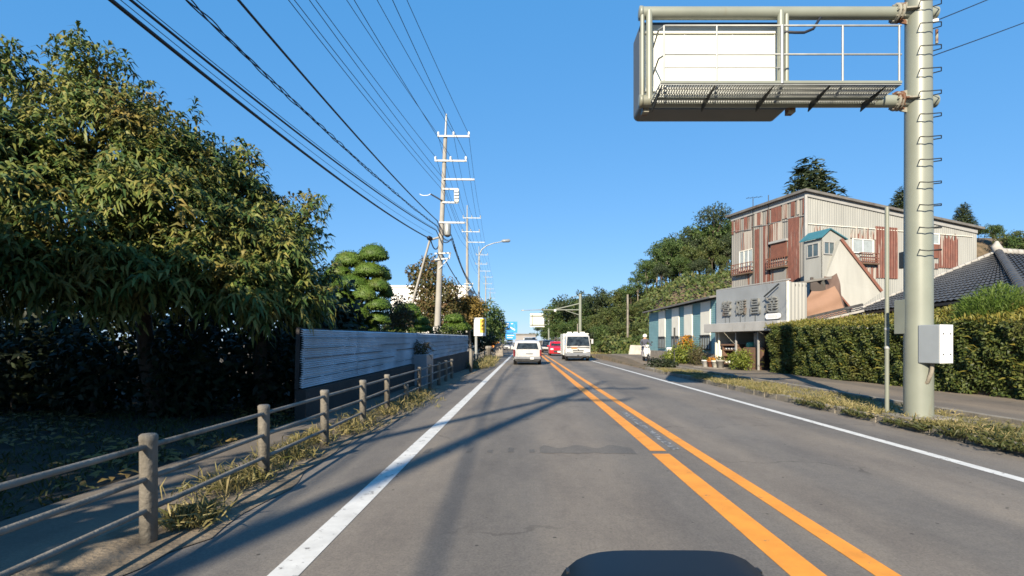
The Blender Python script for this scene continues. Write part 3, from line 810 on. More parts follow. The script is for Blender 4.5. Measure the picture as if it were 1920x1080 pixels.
s_ = [PB(862, 578, 47, 24, 20, 1.0), PB(890, 578, 47, 22, 20, 1.0), PB(876, 596, 47, 30, 18, 1.2), PB(848, 590, 47, 14, 14, .7), PB(878, 566, 47, 20, 12, .8)]
tree('yellowing_tree', (P(884, 650, 47).x, 47, 0), s_, 5200, .28, .12, M['yellow_tree'], 'round yellow brown street tree above the yellow sign', r0=.12, lo=.4, fork=.55, bark='pale_bark')
s_ = [PB(915, 590, 60, 20, 26, 1.2), PB(932, 600, 62, 14, 26, 1.0), PB(920, 625, 60, 22, 22, 1.3), PB(900, 615, 58, 22, 24, 1.3)]
tree('dark_tree', (P(918, 660, 60).x, 60, 0), s_, 2600, .40, .16, M['wood_leaf'], 'dark green broad tree right of the yellowing tree', r0=.2, lo=.4)
s_ = [PB(865, 625, 52, 40, 22, 1.4), PB(905, 640, 52, 24, 20, 1.2)]
tree('dark_tree', (P(870, 655, 52).x, 52, 0), s_, 1600, .36, .16, M['dark_leaf'], 'dark low evergreen filling the gap under the yellowing tree', r0=.15, lo=.3)
s_ = [PB(930, 640, 72, 20, 10, .9)]
tree('roadside_bush', (P(930, 655, 72).x, 72, 0), s_, 500, .3, .13, M['wood_leaf2'], 'small olive bush above the orange board at the left', 'bush', r0=.06)

# white building far behind
root = thing('white_building', (P(800, 642, 85).x, 85, 0), 'long low white building with flat roof behind the garden trees', 'building')
a = P(733, 538, 85); b = P(874, 540, 85)
mb = MB(); mb.box(((a.x + b.x) / 2, 91, a.z / 2), (b.x - a.x, 12, a.z)); mb.build('wall', M['white_wall'], root)
mb = MB(); mb.box(((a.x + b.x) / 2, 91, a.z + .12), (b.x - a.x + .4, 12.4, .24)); mb.build('roof', M['white_wall'], root)
mb = MB()
for i in range(6): mb.box((a.x + 1.2 + i * 1.9, 84.98, a.z - 3.2), (1.2, .06, 1.2))
mb.build('window', M['glass'], root)

# ------------------------------------------------------------------ utility poles and cables
P1 = (P(817, 642, 36).x, 36.0); P1T = P(837, 214, 36)
def insul(mb, x, y, z):
    mb.lathe((x, y, z), [(.03, 0), (.075, .03), (.05, .07), (.085, .12), (.06, .17), (.075, .21), (.04, .25)], 8)
def utility_pole(base, top, label, full=False, n=10, narms=4, aw=.10):
    root = thing('utility_pole', (base[0], base[1], 0), label, 'utility pole', 'utility poles')
    b = Vector((base[0], base[1], 0)); t = Vector(top)
    def at(z): return b.lerp(t, z / t.z)
    tz = t.z
    mb = MB(); mb.tube([b - Vector((0, 0, .3)), b.lerp(t, .5), b.lerp(t, .91)], [.23, .17, .125], n + 4); mb.build('shaft', M['pole_conc'], root)
    mb = MB(); mb.tube([b.lerp(t, .905), t], [.085, .06], n); mb.build('top_pin', M['galv'], root)
    arms = [(tz - 1.55, -.5, 1.65), (tz - 3.2, -.62, 1.52), (tz - 4.45, 0.0, 2.1), (tz - 7.35, -.15, 1.6)]
    arms = arms[:narms]
    if full: arms += [(tz - 5.1, 0.0, 1.05), (tz - 6.0, 0.0, 1.05)]
    for i, (z, x0, x1) in enumerate(arms):
        p = at(z); mb = MB(); mb.beam((p.x + x0, p.y - .17, z), (p.x + x1, p.y - .17, z - .02), aw, aw * 1.1); o = mb.build('crossarm', M['arm_steel' if n > 6 else 'galv'], root)
        if i < 2:
            im = MB()
            for xx in (x0 + .05, (x0 + x1) / 2, x1 - .05): insul(im, p.x + xx, p.y - .17, z + .04)
            im.build('insulator', M['porcelain' if n > 6 else 'galv'], root)
    if full:
        z = tz - 7.5; p = at(z)
        mb = MB(); mb.lathe((p.x + .42, p.y - .22, z - .75), [(.22, 0), (.24, .05), (.24, .72), (.18, .80)], 14); mb.build('transformer', M['galv'], root)
        z = tz - 5.9; p = at(z)
        mb = MB(); mb.tube([(p.x, p.y - .2, z), (p.x - .75, p.y - .3, z + .42)], .05, 7); mb.build('cutout_arm', M['cable'], root)
        mb = MB(); pts = [(p.x - .78 - .35 * (1 - math.cos(a_)) , p.y - .3, z + .44 - .12 * math.sin(a_)) for a_ in np.linspace(0, math.pi, 9)]
        mb.tube(pts, .025, 6); mb.build('lead_wire', M['porcelain'], root)
        p = at(tz - 5.5); mb = MB()
        for q in range(4): mb.box((p.x + .95, p.y - .2, tz - 5.25 - q * .22), (.28, .2, .14))
        for xx in (.8, 1.1): mb.tube([(p.x + xx, p.y - .2, tz - 5.1), (p.x + xx, p.y - .2, tz - 6.05)], .025, 6)
        mb.build('switch_gear', M['galv'], root)
    zc = tz - 9.45; p = at(zc); mb = MB()
    mb.beam((p.x - .35, p.y - .2, zc), (p.x + .75, p.y - .2, zc + .05), .08, .1)
    mb.beam((p.x - .35, p.y - .2, zc - .4), (p.x + .65, p.y - .2, zc - .32), .08, .1)
    mb.beam((p.x + .62, p.y - .2, zc - .36), (p.x + .7, p.y - .2, zc + .1), .1, .1)
    mb.beam((p.x - .1, p.y - .2, zc - 1.05), (p.x + .5, p.y - .2, zc - .42), .05, .06)
    mb.build('cable_bracket', M['arm_steel' if n > 6 else 'galv'], root)
    mb = MB()
    for k in range(12):
        z = 2.4 + k * .45; p = at(z)
        sx = 1 if k % 2 else -1
        mb.tube([(p.x, p.y, z), (p.x + sx * .36, p.y, z)], .011, 5)
    mb.build('step_bolt', M['dark_metal'], root)
    return root, at
poleA, at1 = utility_pole(P1, P1T, 'nearest tall concrete utility pole with transformer and braced by a slanting strut', True)
mb = MB(); mb.tube([P(772, 572, 36) + (P(772, 572, 36) - P(806, 450, 36)) * .6, P(806, 450, 36), at1(P(820, 446, 36).z) + Vector((0, -.1, .05))], [.09, .08, .07], 10)
mb.build('brace_strut', M['pole_conc'], poleA)
pole_specs = [((P(876, 642, 64).x, 64.0), P(876, 385, 64), 'second utility pole along the road, right of the nearest one'),
              ((P(897, 642, 96).x, 96.0), P(898, 462, 96), 'third utility pole along the road, beside the street lamp'),
              ((P(910, 642, 132).x, 132.0), P(911, 508, 132), 'fourth utility pole along the road, half hidden above the trees'),
              ((P(918, 642, 168).x, 168.0), P(919, 540, 168), 'farthest small utility pole above the treetops at the left')]
poles = [(P1, at1, P1T)]
for b_, t_, l_ in pole_specs:
    _, at_ = utility_pole(b_, t_, l_, False, 6, 3, .07); poles.append((b_, at_, t_))
# the pole behind the viewer that throws the long shadow across the road, with its strut
P0B = (-8.0, -15.5)
pole0, at0 = utility_pole(P0B, Vector((-8.0, -15.5, 17.9)), 'utility pole beside the viewer whose shadow crosses the road', False, 10, 2)
mb = MB(); mb.tube([(-8.0, -3.9, -.2), (-8.0, -15.4, 15.4)], [.11, .10], 10); mb.build('brace_strut', M['pole_conc'], pole0)

def fit_wire(A, x0, s, dz=0.0):
    """cable from attachment A on the nearest pole back to the pole behind the viewer, crossing the photo's top edge at x0"""
    span = A.y - P0B[1]
    lo, hi = 1.0, A.y - .5
    f = lambda Y: (A.z + dz * ((A.y - Y) / span) - 4 * s * ((A.y - Y) / span) * (1 - (A.y - Y) / span)) - (CAM_H + VY / F * Y)
    for _ in range(60):
        m = (lo + hi) / 2
        if f(m) > 0: lo = m
        else: hi = m
    Yc = lo; Xc = (x0 - VX) / F * Yc
    X0 = A.x + (Xc - A.x) * span / (A.y - Yc)
    return lambda Y: Vector((A.x + (X0 - A.x) * (A.y - Y) / span, Y, A.z + dz * (A.y - Y) / span - 4 * s * ((A.y - Y) / span) * (1 - (A.y - Y) / span)))
def cable(label, A, x0, s, r, tail=None, name='power_cable', twist=0, mat='cable', sagf=.9, n=44):
    w = fit_wire(A, x0, s)
    pts = [w(P0B[1] + (A.y - P0B[1]) * i / n) for i in range(n + 1)]
    mb = MB()
    if tail:
        last = A
        for q in tail:
            q = Vector(q)
            for i in range(1, 13):
                u = i / 12; p = last.lerp(q, u); p.z -= 4 * sagf * u * (1 - u); pts.append(p)
            last = q
    if twist:
        for k in range(twist):
            ph = 2 * math.pi * k / twist
            dense = []
            for i in range(len(pts) - 1):
                for j in range(6): dense.append(pts[i].lerp(pts[i + 1], j / 6))
            dense.append(pts[-1])
            acc = 0; tw = []
            for i, p in enumerate(dense):
                if i: acc += (p - dense[i - 1]).length
                amp = r * (1.1 + 1.2 * max(0, math.sin(acc * 1.7 + k)))
                tw.append(p + Vector((math.cos(acc * 2.6 + ph) * amp, 0, math.sin(acc * 2.6 + ph) * amp)))
            mb.tube(tw, r * .62, 5)
    else:
        mb.tube(pts, r, 6)
    return tag(mb.build(name, M[mat]), label, 'cable', 'overhead cables')
def tails(off_x, dz):
    """attachment points of the same conductor on the farther poles; dz is measured down from the pole top"""
    out = []
    for b_, at_, t_ in poles[1:]:
        p = at_(t_.z - dz); out.append((p.x + off_x, p.y - .17, t_.z - dz))
    return out
zt = P1T.z
ins = .29
for lbl, px, py, x0, s, ox, dz in (
    ('thin conductor on the left insulator of the top crossarm', 821, 252, 650, .75, -.45, 1.55 - ins),
    ('thin conductor on the middle insulator of the top crossarm', 850, 251, 707, .75, .57, 1.55 - ins),
    ('thin conductor on the right insulator of the top crossarm, rightmost at the sky', 879, 252, 763, .75, 1.6, 1.55 - ins),
    ('thin conductor on the left insulator of the second crossarm', 818, 296, 592, .85, -.57, 3.2 - ins),
    ('thin conductor on the middle insulator of the second crossarm', 847, 297, 664, .85, .45, 3.2 - ins),
    ('thin conductor on the right insulator of the second crossarm', 877, 298, 736, .85, 1.47, 3.2 - ins)):
    cable(lbl, P(px, py, 35.85), x0, s, .013, tails(ox, dz), 'power_cable', sagf=.6)
for lbl, px, py, x0, s, ox, dz in (
    ('left one of three thin wires meeting the nearest pole below its second crossarm', 826, 352, 541, .8, -.1, 5.0),
    ('middle one of three thin wires meeting the nearest pole below its second crossarm', 830, 345, 552, .8, .3, 4.7),
    ('right one of three thin wires meeting the nearest pole below its second crossarm', 834, 338, 580, .8, .6, 4.45)):
    cable(lbl, P(px, py, 35.85), x0, s, .012, tails(ox, dz)[:2], 'power_cable', sagf=.7)
cable('single thick black cable crossing alone over the trees', P(820, 414, 35.8), 447, .9, .030, [tuple(P(846, 440, 36)), *tails(.3, 9.0)[:3]], 'communication_cable', sagf=.5)
cable('loosely twisted bundle of black cables', P(820, 424, 35.8), 352, 1.0, .024, [tuple(P(848, 446, 36)), *tails(.4, 9.3)[:3]], 'communication_cable', 3, sagf=.5)
cable('thick black cable third up from the lowest over the trees', P(818, 432, 35.8), 245, 1.15, .030, [tuple(P(846, 448, 36)), *tails(.5, 9.6)[:3]], 'communication_cable', sagf=.5)
cable('thin messenger wire close above the third thick cable', P(818, 430, 35.8), 256, 1.1, .010, None, 'communication_cable')
cable('lowest and thickest black cable over the trees ending in a dark joint box', P(807, 448, 35.6), 208, 1.2, .040, [tuple(P(822, 462, 36)), *tails(-.1, 10.2)[:2]], 'communication_cable', sagf=.4)
cable('hair thin wire running between the two lowest thick cables', P(812, 440, 35.7), 226, 1.2, .008, None, 'communication_cable')
p = P(806, 447, 35.5)
tag(MB().tube([p + Vector((-.05, -.3, .02)), p + Vector((-.03, -.15, 0)), p + Vector((.02, .15, 0)), p + Vector((.05, .3, -.03))], [.05, .16, .16, .05], 8).build('cable_joint_box', M['cable']), 'dark cable joint box hanging left of the nearest utility pole', 'joint box')

# street lamp
g = P(897, 642, 52); root = thing('street_lamp', (g.x, 52, 0), 'tall street lamp with a curved arm over the road', 'street lamp')
zt_ = P(898, 478, 52).z
mb = MB(); pts = [(g.x, 52, -.2), (g.x + .05, 52, zt_ * .5), (g.x + .08, 52, zt_)] + [tuple(P(px, py, 52)) for px, py in ((903, 468), (912, 461), (925, 456), (942, 453))]
mb.tube(pts, [.11, .09, .07, .06, .05, .045, .04], 8); mb.build('pole', M['galv'], root)
a, b = P(940, 452, 52), P(957, 451, 52)
mb = MB(); mb.tube([a, a.lerp(b, .15), a.lerp(b, .85), b], [.06, .15, .17, .06], 8); mb.build('lamp_head', M['box_grey'], root)

# yellow shop sign on a post
d = 44
g = P(894, 655, d); root = thing('shop_sign', (g.x, d, 0), 'upright yellow sign in a white frame on a grey post under the yellowing tree', 'sign')
mb = MB(); mb.tube([(g.x - .05, d, -.2), (g.x - .05, d, P(0, 628, d).z + .1)], .12, 10); mb.build('post', M['galv'], root)
a = P(889, 596, d); b = P(911, 630, d)
mb = MB(); mb.box(((a.x + b.x) / 2, d, (a.z + b.z) / 2), (b.x - a.x, .35, a.z - b.z)); mb.build('case', M['white_paint'], root, bevel=.02)
a2 = P(900, 597.5, d); b2 = P(909.5, 624, d)
mb = MB(); mb.box(((a2.x + b2.x) / 2, d - .18, (a2.z + b2.z) / 2), (b2.x - a2.x, .03, a2.z - b2.z)); face = mb.build('sign_face', M['sign_yellow'], root)
mb = MB()
cx = (a2.x + b2.x) / 2
for k, zc in enumerate((a2.z - .28, a2.z - .58, a2.z - .86)):
    for (dx, dz, w, h) in ((0, .07, .2, .035), (0, 0, .035, .22), (0, -.07, .24, .035), (-.08, -.02, .03, .12)):
        mb.box((cx + dx, d - .2, zc + dz), (w, .012, h))
mb.build('lettering', M['ink'], root)

# orange board, pale post beside the block
g = P(928, 660, 70); root = thing('orange_board', (g.x, 70, 0), 'small orange warning board on short legs beside the road at the left', 'board')
a = P(920, 641, 70); b = P(936, 651, 70)
mb = MB(); mb.box(((a.x + b.x) / 2, 70, (a.z + b.z) / 2), (b.x - a.x, .06, a.z - b.z)); mb.build('panel', M['orange'], root)
for xx in (a.x + .15, b.x - .15):
    MB().tube([(xx, 70.06, -.1), (xx, 70.06, a.z)], .03, 6).build('leg', M['galv'], root)
g = P(939, 660, 66)
tag(MB().tube([(g.x, 66, -.1), (g.x, 66, P(0, 634, 66).z)], .10, 8).build('marker_post', M['pole_paint']), 'slim pale green marker post rising behind the concrete block', 'post')

# blue direction sign over the left of the road
d = 125
root = thing('direction_sign', (P(941, 642, d).x, d, 0), 'bright blue direction signs hung from a roadside post at the far left', 'road sign')
xp = P(940, 642, d).x
MB().tube([(xp, d, -.2), (xp, d, P(0, 600, d).z)], .14, 8).build('post', M['galv'], root)
mb = MB()
for py in (608, 620, 632): mb.tube([(xp, d, P(0, py, d).z), (P(968, 0, d).x, d, P(0, py, d).z)], .05, 6)
mb.build('arm', M['galv'], root)
def blue(px0, py0, px1, py1):
    a, b = P(px0, py0, d - .2), P(px1, py1, d - .2)
    mb = MB(); mb.box(((a.x + b.x) / 2, d - .2, (a.z + b.z) / 2), (b.x - a.x, .08, a.z - b.z)); return mb.build('sign_panel', M['sign_blue'], root)
s1 = blue(945, 603, 970, 624); s2 = blue(948, 625.5, 967, 636.5)
mb = MB()
def bar(px0, py0, px1, py1, w=.22):
    mb.beam(P(px0, py0, d - .26), P(px1, py1, d - .26), .02, w)
bar(957, 614, 966, 619, .28); bar(965.5, 608, 965.5, 619, .28); bar(949, 607, 954, 607, .2); bar(949, 611, 953, 611, .15); bar(949, 617, 955, 617, .15); bar(958, 607, 962, 607, .15)
bar(951, 629, 964, 629, .15); bar(951, 633, 961, 633, .15)
mb.build('marking', M['white_paint'], root)

# far roadside buildings closing the road
root = thing('far_building', (P(975, 642, 260).x, 260, 0), 'distant grey building at the end of the road', 'building')
a = P(966, 628, 260)
MB().box((a.x + 5, 264, a.z / 2), (10, 8, a.z)).build('wall', M['far_wall'], root)
MB().box((a.x + 5, 264, a.z + .3), (10.6, 8.6, .6)).build('roof', M['roof_metal'], root)

# ------------------------------------------------------------------ vehicles
def wheel(root, x, y, r, w=.19):
    mb = MB(); mb.lathe((x - w / 2, y, r), [(r * .6, 0), (r * .94, 0), (r, .03), (r, w - .03), (r * .94, w), (r * .6, w)], 18, axis='X')
    t = mb.build('wheel', M['black'], root)
    mb = MB(); mb.lathe((x - w / 2 - .004, y, r), [(r * .1, 0), (r * .62, .006), (r * .62, w + .002), (r * .1, w + .008)], 14, axis='X'); mb.build('rim', M['chrome'], t)
def shell(prof, w, belt, top, taper, nose=0.0):
    """car body: side profile (y,z) swept over the width, drawn in above the belt line"""
    mb = MB(); n = len(prof); vs = []
    ymin = min(p[0] for p in prof); ymax = max(p[0] for p in prof)
    secs = [-1, -.93, -.6, 0, .6, .93, 1]
    for sx in secs:
        for (y, z) in prof:
            k = max(0, (z - belt) / (top - belt)); hw = w / 2 * (1 - taper * k)
            rnd = 1 - abs(sx) ** 6
            yy = y + (0.10 * (1 - rnd) if y < ymin + .12 else -0.10 * (1 - rnd) if y > ymax - .12 else 0)
            zz = z - (.05 * (1 - rnd) * (1 if z > top - .1 else 0))
            vs.append((hw * sx, yy, zz))
    fs = []
    for s in range(len(secs) - 1):
        for i in range(n):
            fs.append((s * n + i, s * n + (i + 1) % n, (s + 1) * n + (i + 1) % n, (s + 1) * n + i))
    mb.add(vs, fs, 0, False)
    mb.add(vs[:n], [tuple(range(n))]); mb.add(vs[-n:], [tuple(range(n))[::-1]])
    return mb
def fin(mb, name, mat, root, bevel=0):
    o = mb.build(name, mat, root, bevel); return o
def place(root, x, y, rz=0):
    root.location = (x, y, 0); root.rotation_euler = (0, 0, rz)

# white estate van seen from behind (local frame: rear at y=0, front at +y)
v = thing('white_van', (0, 0, 0), 'white estate van driving ahead in the near lane, seen from behind', 'van')
prof = [(0.05, .32), (0.0, .55), (.03, .9), (.16, 1.30), (.30, 1.45), (.6, 1.50), (2.3, 1.49), (2.75, 1.38), (3.35, .98), (4.05, .86), (4.2, .68), (4.2, .32)]
fin(shell(prof, 1.70, .88, 1.5, .17), 'body', M['car_white'], v, .02)
mb = MB(); mb.quad((-.66, .026, .95), (.66, .026, .95), (.57, .145, 1.31), (-.57, .145, 1.31)); fin(mb, 'rear_window', M['glass'], v)
for sx in (-1, 1):
    mb = MB(); mb.box((sx * .79, .02, .72), (.10, .12, .40)); fin(mb, 'tail_light', M['tail'], v, .02)
    mb = MB(); mb.add([(sx * .842, .35, .93), (sx * .842, 2.9, .93), (sx * .755, 2.45, 1.33), (sx * .755, .55, 1.33)], [(0, 1, 2, 3)]); fin(mb, 'side_window', M['glass'], v)
    mb = MB(); mb.box((sx * .95, 2.85, .98), (.2, .1, .16)); fin(mb, 'side_mirror', M['car_white'], v, .02)
    wheel(v, sx * .74, .75, .30); wheel(v, sx * .74, 3.3, .30)
mb = MB(); mb.box((0, -.02, .42), (1.6, .16, .16)); fin(mb, 'bumper', M['car_silver'], v, .03)
for sx in (-1, 1):
    mb = MB(); mb.box((sx * .80, .0, .47), (.12, .13, .12)); fin(mb, 'bumper_corner', M['black'], v, .02)
    mb = MB(); mb.box((sx * .34, .35, 1.02), (.30, .10, .22)); mb.box((sx * .34, .9, 1.12), (.22, .14, .26)); fin(mb, 'seat_back', M['grey_trim'], v, .03)
mb = MB(); mb.tube([(-.25, .02, .98), (.28, .06, 1.05)], .012, 5); fin(mb, 'rear_wiper', M['black'], v)
mb = MB(); mb.box((0, .02, .30), (1.45, .1, .12)); fin(mb, 'underside', M['black'], v)
mb = MB(); mb.box((.12, -.012, .68), (.42, .02, .05)); fin(mb, 'handle', M['car_silver'], v)
mb = MB(); mb.box((.28, -.1, .40), (.22, .03, .12)); fin(mb, 'number_plate', M['plate'], v)
mb = MB(); mb.box((0, .2, .25), (1.3, .4, .16)); mb.box((0, 2, .28), (1.3, 4, .14)); fin(mb, 'chassis', M['black'], v)
place(v, .12, 31.8)

# small white truck, oncoming (front at y=0 facing the viewer, body to +y)
t = thing('white_truck', (0, 0, 0), 'white high cab truck with roof rack coming towards the viewer', 'truck')
prof = [(0.0, .38), (-.02, .62), (.02, 1.12), (.22, 1.80), (.36, 1.90), (1.75, 1.92), (1.78, 1.2), (1.78, .38)]
fin(shell(prof, 1.80, 1.1, 1.9, .09), 'cab', M['car_white'], t, .03)
mb = MB(); mb.quad((-.83, .004, 1.10), (.83, .004, 1.10), (.76, .205, 1.77), (-.76, .205, 1.77)); fin(mb, 'windscreen', M['glass'], t)
mb = MB(); mb.box((0, 3.6, 1.20), (1.86, 3.2, 1.62)); fin(mb, 'cargo_box', M['sign_back'], t, .03)
mb = MB()
for y in (.55, 1.1, 1.65): mb.tube([(-.78, y, 1.99), (.78, y, 1.99)], .03, 6)
for x in (-.8, .8): mb.tube([(x, .45, 1.97), (x, 1.75, 1.97)], .03, 6)
for x in (-.55, -.1, .4): mb.box((x, 1.0, 2.06), (.3, .6, .12))
fin(mb, 'roof_rack', M['sign_back'], t)
mb = MB(); mb.box((0, .01, .47), (1.78, .14, .26)); fin(mb, 'bumper', M['car_silver'], t, .04)
mb = MB(); mb.box((0, 1.86, 1.1), (1.7, .12, 1.4)); fin(mb, 'cab_gap', M['black'], t)
mb = MB(); mb.box((0, -.01, .99), (1.62, .03, .05)); fin(mb, 'panel_seam', M['dark_metal'], t)
for sx in (-1, 1):
    mb = MB(); mb.box((sx * .70, -.035, .72), (.28, .05, .14)); fin(mb, 'headlight', M['lamp_clear'], t, .02)
    mb = MB(); mb.box((sx * 1.03, .12, 1.42), (.14, .10, .34)); mb.tube([(sx * .86, .14, 1.58), (sx * 1.03, .12, 1.56)], .02, 5); fin(mb, 'side_mirror', M['car_white'], t, .02)
    wheel(t, sx * .76, .85, .34, .2); wheel(t, sx * .76, 4.2, .34, .24)
    mb = MB(); mb.add([(sx * .898, .35, 1.16), (sx * .898, 1.3, 1.16), (sx * .84, 1.3, 1.72), (sx * .84, .45, 1.72)], [(0, 1, 2, 3)]); fin(mb, 'side_window', M['glass'], t)
mb = MB(); mb.box((0, -.035, .62), (.7, .03, .07)); mb.box((0, -.035, .76), (.78, .03, .06)); fin(mb, 'grille', M['dark_metal'], t)
mb = MB(); mb.box((-.5, -.0, 1.02), (.02, .02, .02)); mb.tube([(-.7, -.0, 1.08), (-.1, -.0, 1.16)], .012, 4); mb.tube([(.0, -.0, 1.08), (.6, -.0, 1.16)], .012, 4); fin(mb, 'wiper', M['black'], t)
mb = MB(); mb.box((-.28, -.02, .93), (.42, .02, .06)); fin(mb, 'orange_strip', M['orange'], t)
mb = MB(); mb.box((.0, -.075, .42), (.14, .02, .08)); mb.box((.42, -.075, .36), (.28, .02, .1)); fin(mb, 'number_plate', M['dark_metal'], t)
mb = MB(); mb.lathe((0, -.035, .84), [(.05, 0), (.05, .02)], 10, axis='Y'); fin(mb, 'badge', M['car_silver'], t)
mb = MB(); mb.box((0, 2.6, .32), (1.5, 5, .22)); fin(mb, 'chassis', M['black'], t)
place(t, 3.80, 38.4)

def small_car(name, label, mat, roof, w=1.66, h=1.48):
    c = thing(name, (0, 0, 0), label, 'car')
    prof = [(0, .25), (-.03, .55), (.06, .80), (.75, .98), (1.35, h - .06), (1.7, h), (2.9, h - .02), (3.55, 1.0), (3.75, .9), (3.75, .25)]
    fin(shell(prof, w, .92, h, .18), 'body', mat, c, .03)
    mb = MB(); mb.quad((-.68, .76, 1.0), (.68, .76, 1.0), (.58, 1.335, h - .08), (-.58, 1.335, h - .08)); fin(mb, 'windscreen', M['glass'], c)
    for sx in (-1, 1):
        mb = MB(); mb.box((sx * .60, -.005, .68), (.30, .08, .15)); fin(mb, 'headlight', M['lamp_clear'], c, .03)
        mb = MB(); mb.add([(sx * w * .496, .95, .97), (sx * w * .496, 3.35, .97), (sx * w * .425, 2.85, h - .1), (sx * w * .425, 1.45, h - .1)], [(0, 1, 2, 3)]); fin(mb, 'side_window', M['glass'], c)
        mb = MB(); mb.box((sx * (w / 2 + .1), 1.0, 1.0), (.2, .1, .13)); fin(mb, 'side_mirror', mat, c, .02)
        wheel(c, sx * (w / 2 - .1), .65, .29); wheel(c, sx * (w / 2 - .1), 3.1, .29)
    mb = MB(); mb.box((0, -.04, .46), (.9, .04, .20)); fin(mb, 'grille', M['black'], c)
    mb = MB(); mb.box((.1, -.07, .42), (.34, .02, .16)); fin(mb, 'number_plate', M['plate'], c)
    mb = MB(); mb.box((0, 1.85, .24), (1.4, 3.6, .12)); fin(mb, 'chassis', M['black'], c)
    if roof:
        mb = MB(); mb.box((0, 2.25, h + .005), (1.15, 1.2, .03)); fin(mb, 'roof_panel', roof, c, .01)
    return c
c1 = small_car('red_car', 'small glossy red car coming behind the white truck', M['car_red'], None); place(c1, 3.25, 53)
c2 = small_car('black_white_car', 'dark car with pale front coming behind the red car', M['car_black'], None, 1.7, 1.65)
mb = MB(); mb.box((0, -.05, .62), (1.5, .1, .22)); fin(mb, 'front_panel', M['car_white'], c2, .03); place(c2, 3.05, 69)
c3 = small_car('silver_car', 'pale car far ahead at the left edge of the road', M['car_silver'], None, 1.66, 1.6); place(c3, -2.9, 92)
c4 = small_car('white_car', 'boxy white car right ahead of the white estate van', M['car_white'], None, 1.66, 1.9); place(c4, .5, 55, 0)

# bonnet of the car the photo is taken from
cb = thing('viewer_car', (.27, .9, 0), 'dark navy car front with bonnet scoop at the bottom of the photo', 'car')
xs_ = np.linspace(-.55, 1.09, 17); ys_ = np.linspace(.35, 1.32, 12)
V, Q = grid(xs_, ys_, lambda X, Y: .93 - .16 * (Y - .35) - .22 * np.clip(Y - 1.0, 0, 1) ** 1.5 * 2 - .10 * ((X - .27) / .82) ** 4)
np_mesh('bonnet', V, Q, M['car_navy'], cb, True)
V, Q = grid(np.linspace(.03, .51, 21), np.linspace(.70, 1.06, 9), lambda X, Y: .785 + .152 * np.clip(1 - (np.abs(X - .27) / .232) ** 5, 0, 1) ** .6 * sstep(.62, .92, Y))
np_mesh('bonnet_scoop', V, Q, M['car_navy'], cb, True)
mb = MB(); mb.box((.27, 1.045, .855), (.38, .02, .10)); mb.build('scoop_mouth', M['black'], cb)
mb = MB(); mb.box((.27, .85, .52), (1.62, .92, .42)); mb.build('front_body', M['car_navy'], cb, .08)
wheel(cb, -.47, .85, .31); wheel(cb, 1.01, .85, .31)

# ------------------------------------------------------------------ right: sign gantry over the road
DG = 8.62
gx = P(1722, 642, DG).x
root = thing('sign_gantry', (gx, DG, .1), 'tall pale green gantry pole carrying the back of a large road sign over the road', 'sign gantry', 'road sign gantries')
mb = MB(); mb.tube([(gx, DG, -.2), (gx, DG, 3.0), (gx, DG, 8.6)], [.205, .198, .180], 28); mb.build('pole', M['pole_paint'], root)
mb = MB(); mb.box((gx, DG, .12), (.75, .7, .10)); mb.build('footing', M['kerb'], root, .02)
zU, zL = P(0, 25, DG).z, P(0, 190, DG).z
xL = P(1200, 0, DG).x
for z in (zU, zL):
    mb = MB(); mb.tube([(xL, DG, z), (gx + .28, DG, z)], .097, 18)
    mb.lathe((xL - .012, DG, z), [(.06, -.01), (.107, 0), (.107, .05)], 18, axis='X')
    mb.build('arm', M['pole_paint'], root)
    mb = MB()
    xc = gx - .36
    mb.lathe((xc - .03, DG, z), [(.10, 0), (.15, .004), (.15, .03), (.10, .034)], 16, axis='X')
    mb.lathe((xc + .03, DG, z), [(.10, 0), (.15, .004), (.15, .03), (.10, .034)], 16, axis='X')
    for a_ in range(8):
        aa = a_ * math.pi / 4
        mb.tube([(xc - .06, DG + .125 * math.cos(aa), z + .125 * math.sin(aa)), (xc + .09, DG + .125 * math.cos(aa), z + .125 * math.sin(aa))], .012, 6)
    for sgn in (-1, 1):
        mb.prism([(xc + .06, DG - .012, z + sgn * .10), (xc + .06, DG - .012, z + sgn * .16), (gx - .12, DG - .012, z + sgn * .19), (gx - .12, DG - .012, z + sgn * .10)], (0, .024, 0))
        mb.prism([(xc + .06, DG + sgn * .10, z - .012), (xc + .06, DG + sgn * .16, z - .012), (gx - .1, DG + sgn * .19, z - .012), (gx - .1, DG + sgn * .10, z - .012)], (0, 0, .024))
    mb.build('flange', M['rust_clamp'], root)
# vertical members
for px, r in ((1216, .052), (1203, .035), (1461, .052), (1472, .035)):
    x = P(px, 0, DG).x
    MB().tube([(x, DG - .05, zL), (x, DG - .05, zU)], r, 12).build('upright', M['pole_paint'], root)
# sign (its back faces the viewer)
ds = DG + .21
a = P(1199, 42, ds); b = P(1479, 205, ds)
mb = MB()
def rrect(x0, x1, z0, z1, r, n=6):
    pts = []
    for cx, cz, a0 in ((x1 - r, z1 - r, 0), (x0 + r, z1 - r, 90), (x0 + r, z0 + r, 180), (x1 - r, z0 + r, 270)):
        for i in range(n + 1):
            an = R(a0 + 90 * i / n); pts.append((cx + r * math.cos(an), cz + r * math.sin(an)))
    return pts
mb.prism([(x, ds, z) for x, z in rrect(a.x, b.x, b.z, a.z, .09)], (0, .49, 0))
sg = mb.build('sign_case', M['case_grey'], root)
mb = MB(); mb.prism([(x, ds - .012, z) for x, z in rrect(a.x + .05, b.x - .05, b.z + .05, a.z - .05, .06)], (0, .012, 0)); mb.build('back_cover', M['sign_back'], root)
mb = MB()
for zz in (a.z - .18, b.z + .30):
    mb.box(((a.x + b.x) / 2, ds - .03, zz), (b.x - a.x - .15, .035, .05))
